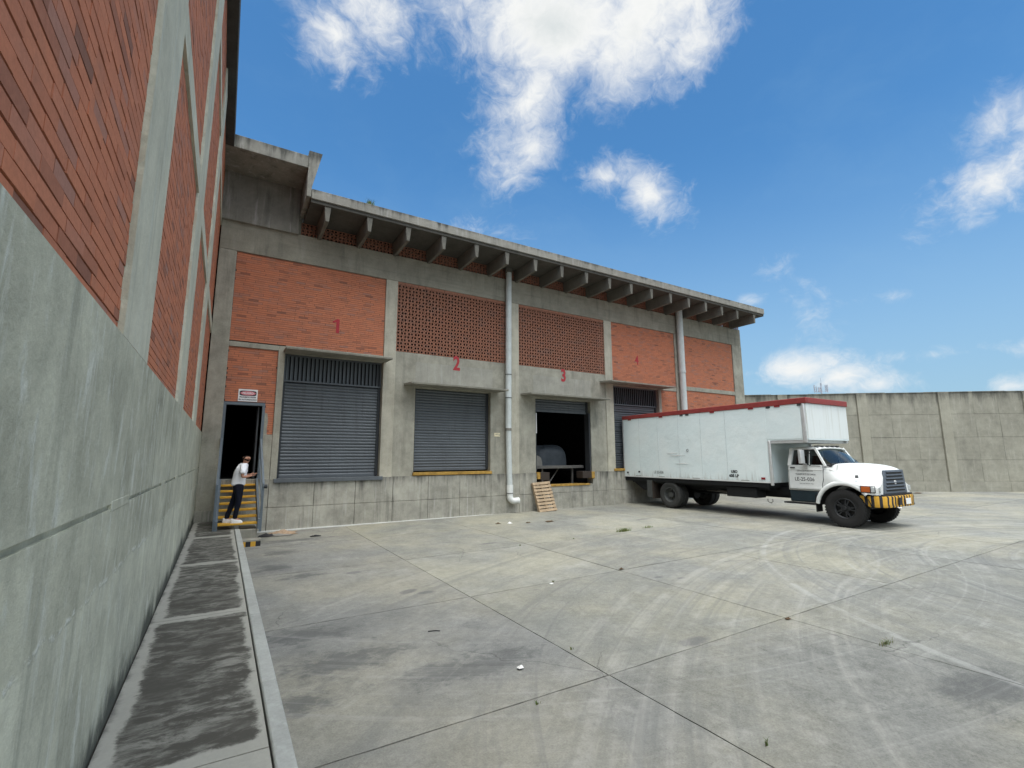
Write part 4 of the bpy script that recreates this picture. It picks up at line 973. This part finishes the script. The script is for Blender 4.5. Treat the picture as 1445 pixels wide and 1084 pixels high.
for s in (-1, 1):
    y0 = s*.96; y1 = s*.855
    def pillar(p, q, w, n): # between lower (x,z) and upper, leaning inwards
        b = MB(); (xa, za), (xb, zb) = p, q
        ya = s*(.965-(za-1.72)*.2); yb = s*(.965-(zb-1.72)*.2); b.tube([(xa, ya-s*.02, za), (xb, yb-s*.02, zb)], w, 4); T(b, n, 'white')
    pillar((8.12, 1.70), (7.82, 2.24), .04, 'front_pillar'); pillar((7.07, 1.7), (7.14, 2.24), .075, 'rear_pillar'); pillar((7.66, 1.71), (7.66, 2.2), .014, 'window_divider')
    # door panel
    dr = T(MB().prism([(7.03, .99), (7.99, .99), (7.99, 1.15), (8.03, 1.3), (8.05, 1.715), (7.04, 1.715)], *sorted((s*.968, s*.985))), 'door', 'white', bevel=.008)
    T(MB().prism([(7.015, .975), (8.005, .975), (8.005, 1.15), (8.045, 1.3), (8.066, 1.716), (7.025, 1.716)], *sorted((s*.965, s*.972))), 'door_gap', 'ink', dr)  # dark strip put in for the shade of the shut line
    T(MB().box(7.04, 8.04, *sorted((s*.984, s*.996)), 1.57, 1.6), 'door_crease', 'white', dr, bevel=.005)
    T(MB().box(7.04, 7.98, *sorted((s*.984, s*.992)), 1.02, 1.06), 'door_crease', 'white', dr, bevel=.005)
    T(MB().box(7.1, 7.24, *sorted((s*.984, s*1.02)), 1.625, 1.655), 'handle', 'ink', dr, bevel=.006)
    T(MB().box(7.68, 8.0, *sorted((s*.984, s*.992)), 1.69, 1.712), 'door_trim', 'inkf', dr)
    gl = MB(); k = len(gl.v); gl.v += [(7.14, s*.945, 1.725), (8.07, s*.945, 1.725), (7.8, s*.86, 2.2), (7.2, s*.86, 2.2)]; gl.face((0, 1, 2, 3)); T(gl, 'side_window', 'glassd')
    # mirror
    mr = T(MB().obox((7.56, s*1.16, 1.98), (.1, .17, .42), (0, 0, s*.25)), 'mirror', 'chrome', bevel=.02)
    T(MB().tube([(7.75, s*.97, 2.05), (7.6, s*1.12, 2.2), (7.58, s*1.14, 1.75), (7.7, s*.97, 1.72)], .012, 6), 'mirror_arm', 'ink', mr)
    T(MB().lathe([(-.01, .0), (-.01, .07), (.02, .07), (.02, 0)], 14, 'y', (7.58, s*1.04, 1.70)), 'spot_mirror', 'chrome', mr)
    # tank and step
    T(MB().box(7.0, 7.86, *sorted((s*.55, s*.95)), .6, .945), 'side_tank', 'tank', bevel=.03); T(MB().box(6.86, 7.84, *sorted((s*.8, s*1.08)), .545, .585), 'running_board', 'black', bevel=.008)
    # wheel arch flare
    ar = MB(); N_ = 20; k = len(ar.v); a0, a1 = D(36), D(172); xc, zc = 8.58, .5
    ps = []
    for i in range(N_+1):
        a = a0+(a1-a0)*i/N_; ca, sa = math.cos(a), math.sin(a)
        for (r_, y_) in ((.675, 1.085), (.69, 1.105), (.75, 1.10), (.79, 1.05), (.78, .7), (.675, .7)): ar.v.append((xc+ca*r_, s*y_, zc+sa*r_*(.98 if r_ < .72 else 1.0)))
    for i in range(N_):
        for j in range(6): q = k+i*6+j; q2 = k+i*6+(j+1) % 6; ar.face((q, q+6, q2+6, q2))
    T(ar, 'wheel_arch', 'white', smooth=True, angle=60)
    # inner arch
    T(MB().grid(lambda u, v: (8.58+.67*math.cos(D(5)+D(170)*u), s*(.5+v*.55), .5+.66*math.sin(D(5)+D(170)*u)), 16, 1), 'arch_liner', 'black')
    # headlamp cluster on the corner
    an_ = -s*.33; hc_ = Vector((9.2, s*1.052, 1.08)); ex = Vector((math.cos(an_), math.sin(an_), 0)); ny_ = Vector((-math.sin(an_)*s, math.cos(an_)*s, 0))
    hl = T(MB().obox(tuple(hc_), (.34, .06, .185), (0, 0, an_)), 'lamp_housing', 'ink', bevel=.01)
    T(MB().obox(tuple(hc_-ex*.05+ny_*.03), (.2, .02, .15), (0, 0, an_)), 'indicator', 'amber', hl, bevel=.008)
    T(MB().obox(tuple(hc_+ex*.112+ny_*.03), (.085, .02, .15), (0, 0, an_)), 'headlamp', 'lamp', hl, bevel=.008)
    T(MB().obox((9.42, s*.86, 1.08), (.03, .22, .15), (0, 0, -s*.25)), 'headlamp', 'lamp', bevel=.012)
    T(MB().box(8.92, 8.99, *sorted((s*1.0, s*1.06)), 1.375, 1.46), 'fender_badge', 'inkf', bevel=.006)
    T(MB().box(8.1, 8.25, *sorted((s*.972, s*.99)), 1.66, 1.685), 'side_vent', 'ink')
wsm = MB(); wsm.grid(lambda u, v: (8.36-.5*v-.1*abs(2*u-1)**2, (2*u-1)*(.90-.07*v), 1.765+.455*v), 10, 4); T(wsm, 'windscreen', 'glass', smooth=True)
fd = MB()
for (p, q) in (((8.36, 1.765), (7.86, 2.22)),):
    pass
T(MB().tube([(8.26, -.9, 1.755), (8.36, -.4, 1.765), (8.37, 0, 1.765), (8.36, .4, 1.765), (8.26, .9, 1.755)], .025, 6), 'windscreen_seal', 'ink', smooth=True)
for y in (-.35, .3): T(MB().tube([(8.36, y, 1.79), (8.28, y+.3, 1.83), (8.2, y+.45, 1.87)], .01, 5), 'wiper', 'ink')
T(MB().box(8.0, 8.26, -.88, .88, 1.55, 1.76), 'dashboard', 'seat', bevel=.03)
for y in (-.45, .45): T(MB().box(7.15, 7.6, y-.25, y+.25, 1.3, 1.5).box(7.12, 7.25, y-.22, y+.22, 1.5, 2.0), 'seat', 'seat', bevel=.03)
sw = T(MB().lathe([(.0, .19), (.012, .2), (.0, .21), (-.012, .2), (.0, .19)], 24, 'x', (0, 0, 0)), 'steering_wheel', 'ink', smooth=True, loc=(7.92, .42, 1.83)); sw.rotation_euler = (0, -.6, 0)
# bonnet loft
arch = lambda x: .5+math.sqrt(max(0, .70**2-(x-8.58)**2))
HS = [(8.05, 1.745, (.90, 1.70), (.95, 1.62), (.97, 1.5), (.975, 1.25)), (8.2, 1.76, (.88, 1.715), (.93, 1.58), (.975, 1.47), (1.0, 1.27)), (8.38, 1.79, (.80, 1.745), (.89, 1.53), (1.0, 1.42), (1.07, 1.27)), (8.62, 1.785, (.74, 1.74), (.86, 1.48), (1.03, 1.37), (1.11, 1.27)),
      (8.9, 1.765, (.69, 1.715), (.81, 1.41), (1.02, 1.31), (1.10, 1.2)), (9.12, 1.735, (.65, 1.68), (.78, 1.36), (1.0, 1.25), (1.075, 1.18)), (9.3, 1.69, (.62, 1.62), (.75, 1.31), (.96, 1.21), (1.03, 1.17)), (9.40, 1.63, (.60, 1.57), (.73, 1.27), (.9, 1.18), (.965, 1.15)), (9.425, 1.6, (.59, 1.55), (.72, 1.25), (.88, 1.165), (.945, 1.14))]
hm = MB(); rows = []
for (x, zt, p4, p3, p2, p1) in HS:
    zb = arch(x) if x < 9.2 else .93
    zb = max(zb, .93); low = (min(p1[0], p1[0]-.0), max(zb, .93)); mid = (p1[0], max((p1[1]+low[1])/2, low[1]+.002))
    half = [(0, zt), (p4[0]*.55, zt-.004), (p4[0]*.88, (zt+p4[1])/2+.01), p4, ((p4[0]+p3[0])/2-.01, (p4[1]+p3[1])/2), p3, p2, (p1[0], max(p1[1], low[1]+.004)), mid, low]
    full = [(x, -y, z) for (y, z) in reversed(half[1:])]+[(x, y, z) for (y, z) in half]
    rows.append(full)
for r_ in rows: hm.v += r_
nn = len(rows[0])
for i in range(len(rows)-1):
    for j in range(nn-1): q = i*nn+j; hm.face((q, q+nn, q+nn+1, q+1))
hood = T(hm, 'bonnet', 'white', smooth=True, angle=55)
sb = hood.modifiers.new('sub', 'SUBSURF'); sb.levels = 1; sb.render_levels = 1
front = MB(); e = rows[-1]; front.v = [(p[0], p[1], p[2]) for p in e]; front.v += [(9.428, .3, .93), (9.428, -.3, .93)]
front.face(tuple(range(len(e)))+(len(e), len(e)+1)) if False else None
fp = [(y, z) for (_, y, z) in e]; T(MB().prism(fp, 9.405, 9.43, 'x'), 'nose_panel', 'white')
for s in (-1, 1): T(MB().box(8.375, 8.379, *sorted((s*.3, s*1.0)), 1.2, 1.3), 'gap', 'ink') if False else None
for s in (-1, 1): T(MB().tube([(h_[0], s*(h_[3][0]+.0), h_[3][1]+.004) for h_ in HS[1:8]], .006, 5), 'bonnet_seam', 'inkf')
T(MB().tube([(8.385, -.93, 1.45), (8.385, -.885, 1.535), (8.385, -.80, 1.752)], .006, 4), 'bonnet_gap', 'ink')
# grille: raked grey surround with six dark slots
gr = T(MB().prism([(-.60, 1.60), (.60, 1.60), (.735, .95), (-.735, .95)], 9.40, 9.455, 'x'), 'grille', 'grille', bevel=.015)
for i in range(6):
    z = 1.525-.092*i-(.02 if i > 2 else 0); hw = .47+.018*i
    T(MB().box(9.45, 9.462, -hw, hw, z-.026, z+.012), 'grille_slot', 'black', gr)
    T(MB().box(9.45, 9.475, -hw-.04, hw+.04, z+.014, z+.036), 'grille_bar', 'grille', gr, bevel=.006)
T(MB().lathe([(9.47, .0), (9.47, .055), (9.455, .06)], 20, 'x', (0, 0, 1.262)), 'badge', 'chrome', gr).scale = (1, 1, .999)
# striped bumper
path_ = [(8.98, -1.04), (9.2, -1.05), (9.42, -1.03), (9.56, -.9), (9.6, -.6), (9.61, 0), (9.6, .6), (9.56, .9), (9.42, 1.03), (9.2, 1.05), (8.98, 1.04)]
pv = [Vector((p[0]-.02, p[1]*.95)) for p in path_]; cum = [0]
for a, b_ in zip(pv, pv[1:]): cum.append(cum[-1]+(b_-a).length)
def at(d):
    for i in range(len(pv)-1):
        if d <= cum[i+1]+1e-6: return pv[i].lerp(pv[i+1], (d-cum[i])/(cum[i+1]-cum[i]))
    return pv[-1]
bp = MB(); n = 78; zc0, zc1 = .60, .90
sect = [(0, zc0), (.012, zc0+.02), (.0, zc0+.1), (.012, zc1-.04), (-.004, zc1), (-.05, zc1)]
for i in range(n+1):
    d = cum[-1]*i/n; p = at(d); q = (at(min(cum[-1], d+.02))-at(max(0, d-.02))).normalized(); nx, ny = -q.y, q.x
    if nx*(p.x-9)+ny*p.y < 0: nx, ny = -nx, -ny
    cut = max(0, .22-d)*.9 if d < .22 else (max(0, .22-(cum[-1]-d))*.9)
    for (o_, z) in sect: bp.v.append((p.x+nx*o_, p.y+ny*o_, max(z, zc0+cut) if z < zc1-.05 else z))
mm = len(sect)
for i in range(n):
    d = cum[-1]*(i+.5)/n; st_ = 0 if (d/.18) % 1 < .56 else 1
    for j in range(mm-1): a = i*mm+j; bp.face((a, a+mm, a+mm+1, a+1), st_)
bu = T(bp, 'bumper', ['yellow', 'ink'], smooth=True, angle=40)
T(MB().box(9.615, 9.625, .12, .42, .66, .82), 'number_plate', 'signw', bu)
T(MB().tube([(9.55, -.35, .62), (9.66, -.38, .56), (9.68, -.42, .6)], .018, 6), 'tow_hook', 'signw', bu)
T(MB().obox((9.63, -.3, .76), (.03, .12, .2), (0, 0, 0)), 'tow_eye', 'ink', bu)
T(MB().box(8.95, 9.5, -.9, .9, .9, .945), 'valance', 'ink')
# door lettering
text('SERVICIO PUBLICO', .062, 'lettering', 'inkf', TR, (7.53, -.988, 1.545), ra, .001, 0, .9); text('TRANSPORTE DE CARGA', .07, 'lettering', 'inkf', TR, (7.54, -.988, 1.44), ra, .001, .001, .75)
text('LE-25-036', .155, 'fleet_number', 'ink', TR, (7.5, -.988, 1.29), ra, .001, .001, .92)
text('SAN LUIS POTOSI  MEX', .04, 'lettering', 'inkf', TR, (7.55, -.988, 1.16), ra, .001)

# ------------------------------------------------------------------ person on the lowest tread
pe = thing('person', 'person in white t-shirt, navy trousers and white shoes standing on the lowest stair tread', 'person', (.9, -1.95, .52))
def skin(name, chains, mat, parent, lv=2, root=0, fold=0.):
    vs = []; es = []; rs_ = []; idx = {}
    for ch in chains:
        last = None
        for (p, r_) in ch:
            key = tuple(round(c, 4) for c in p)
            if key not in idx: idx[key] = len(vs); vs.append(p); rs_.append(r_)
            i = idx[key]
            if last is not None and last != i: es.append((last, i))
            last = i
    me = bpy.data.meshes.new(name); me.from_pydata(vs, es, []); o = link(name, me, parent)
    o.modifiers.new('skin', 'SKIN').use_smooth_shade = True
    sd_ = o.modifiers.new('sub', 'SUBSURF'); sd_.levels = lv; sd_.render_levels = lv
    for i, r_ in enumerate(rs_):
        sv_ = o.data.skin_vertices[0].data[i]; sv_.radius = (r_, r_) if not isinstance(r_, tuple) else r_; sv_.use_root = (i == root)
    me.materials.append(M[mat])
    dg = bpy.context.evaluated_depsgraph_get(); m2 = bpy.data.meshes.new_from_object(o.evaluated_get(dg)); o.modifiers.clear(); o.data = m2
    
    if fold:
        from mathutils import noise as _ns
        for v_ in m2.vertices:
            c_ = v_.co; k_ = _ns.noise(Vector((c_.x*9, c_.y*9, c_.z*5+c_.x*6)))+.6*_ns.noise(Vector((c_.x*22, c_.y*22, c_.z*14)))
            v_.co = c_+v_.normal*k_*fold
    m2.materials.clear(); m2.materials.append(M[mat]); m2.polygons.foreach_set('use_smooth', [True]*len(m2.polygons)); return o
# he faces +x, upper body bowed, head turned towards the camera; local origin = tread under the feet
pel = (.03, .05, .92); bel = (.035, .05, 1.08); che = (.075, .03, 1.27); nk0 = (.12, .0, 1.405); nk1 = (.145, -.015, 1.455)
hd0 = (.163, -.027, 1.52); hd1 = (.163, -.03, 1.605)
shR, shL = (.10, -.14, 1.37), (.115, .19, 1.37)
elR, elL = (.085, -.20, 1.10), (.17, .20, 1.12); wrR, wrL = (.22, -.17, 1.11), (.27, .03, 1.15); paR, paL = (.285, -.155, 1.125), (.32, -.02, 1.16)
hipR, hipL = (.04, -.05, .88), (.02, .14, .88); knR, knL = (.055, -.06, .49), (-.055, .15, .49); anR, anL = (.0, -.05, .1), (-.17, .14, .1)
ftR, ftL = (.12, -.065, .05), (-.06, .11, .05)
chains = [[(pel, .07), (bel, .08), (che, .09), (nk0, .06), (nk1, .055), (hd0, (.082, .088)), (hd1, (.086, .094))],
          [(che, .09), (shR, .05), (elR, .04), (wrR, .028), (paR, (.018, .034))], [(che, .09), (shL, .05), (elL, .04), (wrL, .028), (paL, (.018, .034))],
          [(pel, .07), (hipR, .06), (knR, .045), (anR, .035), (ftR, .03)], [(pel, .07), (hipL, .06), (knL, .045), (anL, .035), (ftL, .03)]]
for pa_, sgn in ((paR, 1), (paL, -1)):
    for k, (dx_, L_) in enumerate(((-.03, .075), (-.01, .085), (.01, .08), (.03, .065))):
        b0 = Vector(pa_)+Vector((.02, dx_*.9, .0)); chains.append([(pa_, (.018, .034)), (tuple(b0), .0095), (tuple(b0+Vector((L_*.5, 0, .006))), .0085), (tuple(b0+Vector((L_*.85, .004*sgn, .026))), .0075)])
    t0 = Vector(pa_)+Vector((-.02, .03*sgn, .02)); chains.append([(pa_, (.018, .034)), (tuple(t0), .011), (tuple(t0+Vector((.04, .008*sgn, .025))), .009)])
body = skin('body', chains, 'skin', pe)
from mathutils.bvhtree import BVHTree
bvh = BVHTree.FromPolygons([v.co for v in body.data.vertices], [tuple(q.vertices) for q in body.data.polygons])
# face: turned to the camera side
fdir = Vector((.42, -.9, -.05)).normalized(); hc = Vector((.163, -.029, 1.565)); side = Vector((0, 0, 1)).cross(fdir).normalized()
def fs(az, el, off=0.):                                     # a point on (or just above) the skin of the head, by angle from the nose
    d = fdir*(math.cos(az)*math.cos(el))+side*(math.sin(az)*math.cos(el))+Vector((0, 0, math.sin(el)))
    h = bvh.ray_cast(hc+d*.4, -d); q = h[0] if h[0] is not None else hc+d*.08
    return tuple(q+d*off)
MB().tube([fs(0, D(22), -.004), fs(0, D(6), .008), fs(0, D(-6), .016), fs(0, D(-12), .004)], [.007, .009, .013, .01], 8).build('nose', 'skin', pe, smooth=True)
for s_ in (-1, 1):
    MB().lathe([(-.006, 0), (-.003, .006), (.003, .006), (.006, 0)], 10, 'z', fs(s_*D(22), D(14), -.004)).build('eye', 'ink', pe, smooth=True)
    MB().tube([fs(s_*D(9), D(25), .001), fs(s_*D(24), D(28), .002), fs(s_*D(38), D(23), .001)], .0045, 6).build('eyebrow', 'hair', pe)
    MB().tube([fs(s_*D(93), D(18), .002), fs(s_*D(98), D(4), .012), fs(s_*D(90), D(-12), .002)], [.012, .017, .01], 8).build('ear', 'skin', pe, smooth=True)
MB().tube([fs(D(-15), D(-26), .002), fs(0, D(-25), .005), fs(D(15), D(-26), .002)], .0055, 6).build('mouth', 'marker', pe, smooth=True)
MB().grid(lambda u, v: fs((u-.5)*D(170), D(-30)-v*D(32)+abs(u-.5)*D(44), .003 if 0 < v < 1 and 0 < u < 1 else -.004), 18, 6).build('beard', 'hair', pe, smooth=True)
def hairf(u, v):
    az = 2*PI*u-PI; k = (1-math.cos(az))/2; lo = D(60)-D(105)*min(1, k*1.5)**.8
    el = PI/2+(lo-PI/2)*v; rim = v > .97
    return fs(az, el, -.004 if rim else .017+.006*math.sin(az*9+v*5)*v)
MB().grid(hairf, 36, 14).build('hair', 'hair', pe, smooth=True, angle=80)
MB().tube([fs(PI, D(8), .005), tuple(Vector(fs(PI, D(-5), .03))), tuple(Vector(fs(PI, D(-5), .035))+Vector((0, 0, -.06)))], [.03, .034, .014], 8).build('hair_tail', 'hair', pe, smooth=True)
# clothes
skin('shirt', [[((.02, .045, .86), (.175, .15)), ((.02, .045, .95), (.17, .145)), ((.035, .04, 1.1), (.16, .145)), ((.065, .03, 1.27), (.165, .14)), ((.1, .01, 1.38), (.125, .09)), ((.118, -.004, 1.425), .062)],
     [((.065, .03, 1.27), (.165, .14)), ((.10, -.13, 1.36), .078), ((.093, -.185, 1.21), .072), ((.09, -.195, 1.175), .068)], [((.065, .03, 1.27), (.165, .14)), ((.115, .19, 1.36), .078), ((.15, .2, 1.22), .072), ((.155, .2, 1.19), .068)]], 'shirt', pe, 3, fold=.011)
skin('trousers', [[((.03, .05, 1.0), (.13, .12)), ((.035, .045, .86), (.135, .12)), ((.045, -.045, .74), .098), (knR, .072), ((.01, -.052, .2), .056), ((.002, -.05, .085), .054)], [((.035, .045, .86), (.135, .12)), ((.01, .135, .74), .098), (knL, .072), ((-.15, .142, .2), .056), ((-.168, .14, .085), .054)]], 'jeans', pe, 3, fold=.008)
for (a, f_) in ((anR, ftR), (anL, ftL)):
    d = (Vector(f_)-Vector(a)); d.z = 0; d.normalize(); c = Vector((a[0], a[1], 0))
    n_ = Vector((-d.y, d.x, 0)); sh = MB()
    def shoe(u, v, c=c, d=d, n_=n_):
        L_ = -.08+.25*u; w = (.034+.012*math.sin(u*PI*.9))*(.35 if u in (0, 1) else 1); h = .095*(1-u)**.7+.04 if u > .25 else .11
        t = PI*v; return tuple(c+d*L_+n_*(math.cos(t)*w)+Vector((0, 0, max(.0, math.sin(t))**.6*h)))
    sh.grid(shoe, 12, 10); sh.build('shoe', 'shoe', pe, smooth=True, angle=80)
    sl = MB(); pts = [c+d*(-.083+.256*i/8)+n_*((.04+.013*math.sin(i/8*PI))*(.6 if i in (0, 8) else 1)) for i in range(9)]+[c+d*(-.083+.256*i/8)-n_*((.04+.013*math.sin(i/8*PI))*(.6 if i in (0, 8) else 1)) for i in range(8, -1, -1)]
    sl.prism([(p.x, p.y) for p in pts], .0, .022, 'z'); sl.build('shoe_sole', 'shoe', pe)
ph = MB().obox((0, 0, 0), (.15, .075, .01), (0, -.15, .2)).build('phone', 'phone', None, bevel=.003, loc=(.9+.36, -1.95-.14, .52+1.15)); tag(ph, 'black phone in the hand of the person on the stair', 'phone')

# ------------------------------------------------------------------ weeds, litter
def tuft(x, y, n, h, spread, mats, seed):
    r = random.Random(seed); b = MB()
    for i in range(n):
        a = r.uniform(0, 6.28); d = r.uniform(0, spread); bx, by = math.cos(a)*d*2.2, math.sin(a)*d*.5; hh = h*r.uniform(.4, 1); lx, ly = r.uniform(-1, 1)*hh*.7, r.uniform(-1, 1)*hh*.7; w = r.uniform(.003, .006)
        k = len(b.v); b.v += [(bx-w, by, 0), (bx+w, by, 0), (bx+lx*.4+w*.7, by+ly*.4, hh*.65), (bx+lx*.4-w*.7, by+ly*.4, hh*.65), (bx+lx, by+ly, hh*r.uniform(.75, 1))]
        m_ = 1 if r.random() < .3 else 0; b.face((k, k+1, k+2, k+3), m_); b.face((k+3, k+2, k+4), m_)
    return b.build('weed_tuft', mats, None, loc=(x, y, gz(x)), fix=False)
GM = ['grass', 'grassd']
tag(tuft(10.2, -5.6, 160, .13, .13, GM, 1), 'widest green weed patch in a slab joint in front of the truck', 'weed', 'weeds in the yard joints')
tag(tuft(11.25, -5.5, 50, .09, .1, GM, 2), 'small green weed beside the widest weed patch in front of the truck', 'weed', 'weeds in the yard joints')
tag(tuft(7.02, -12.95, 60, .07, .07, GM, 3), 'low olive weed in a slab joint at the near right of the yard', 'weed', 'weeds in the yard joints')
tag(tuft(4.09, -13.33, 12, .075, .012, GM, 4), 'thin upright weed in the nearest slab joint at the picture bottom', 'weed', 'weeds in the yard joints')
for i, (x, y, w_) in enumerate([(3.97, -11.2, 'tiny weed sprout in the long joint beside the white packet'), (3.0, -11.97, 'tiny weed sprout in the joint below the dark twig, near the picture bottom'), (6.7, -5.78, 'tiny weed sprout in the joint in front of door three'), (8.3, -5.77, 'tiny weed sprout in the joint left of the widest weed patch'), (5.45, -8.82, 'tiny weed sprout beside the white paper scrap in the yard')]):
    tag(tuft(x, y, 6, .05, .01, GM, 10+i), w_, 'weed', 'tiny weed sprouts in the yard joints')
rw = tag(tuft(3.9, -1.52, 60, .22, .06, GM, 30), 'small green plant growing on the roof edge above the ribs', 'plant'); rw.location.z = 9.9
litter('crushed_packet', (3.23, -11.32, .004), .03, .022, .022, 'paper', 11, 'crushed white packet lying on the yard slab in the middle foreground', 'packet', None, 5)
litter('paper_scrap', (5.32, -8.95, .012), .028, .02, .02, 'paper', 12, 'small white paper scrap beside the slab joint crossing', 'paper scrap', None, 4)
litter('paper_scrap', (8.4, -2.45, .01), .07, .05, .04, 'paper', 13, 'white paper scrap on the yard below door two', 'paper scrap', None, 4)
tag(MB().tube([(-.06, .03, .008), (.02, .0, .012), (.07, -.03, .008)], .006, 5).build('twig', 'rag', None, loc=(2.88, -9.9, 0)), 'dark twig lying on the yard slab in front of door one', 'twig')
litter('dry_leaf_clump', (6.9, -11.93, .014), .035, .02, .03, 'leaf', 14, 'dark clump of dry leaves in the yard joint at a slab joint crossing', 'leaves', None, 5)
litter('wire_scrap', (2.82, -1.7, .0), .12, .05, .03, 'rag', 15, 'flat dark scrap on the yard below door one', 'scrap', None, 5)
for i, (x, y, a) in enumerate([(9.6, -2.9, .14), (8.9, -2.75, .07), (8.0, -2.4, .08), (31.4, -5.0, .3), (7.0, -8.82, .045)]):
    litter('leaf_litter', (x, y, gz(x)+.004), a, a*.5, .03, 'leaf', 40+i, 'small dark leaf scrap lying loose on the yard', 'leaf', 'leaf scraps on the yard', 4)
# ------------------------------------------------------------------ far phone mast seen over the wall
an = thing('phone_mast', 'distant mobile phone mast with panel antennas peeping over the yard wall', 'mast', (181, 70.6, 0))
MB().tube([(0, 0, 0), (0, 0, 27.5)], .25, 6).build('mast', 'antenna', an); MB().tube([(.3, 0, 26), (.3, 0, 29.5)], .06, 5).build('whip_antenna', 'antenna', an)
ux, uy = math.cos(D(-31)), math.sin(D(-31))
for d, z0, z1, w in ((-2.4, 24.2, 26.8, .35), (-1.7, 24, 26.3, .25), (1.6, 24.4, 26.8, .4), (2.2, 24.2, 26.9, .4), (-.7, 24.2, 26.0, .8)): MB().obox((d*ux, d*uy, (z0+z1)/2), (w, .2, z1-z0), (0, 0, D(-31))).build('panel_antenna', 'antenna', an)
MB().obox((0, 0, 24.6), (4.8, .12, .12), (0, 0, D(-31))).build('cross_arm', 'antenna', an)
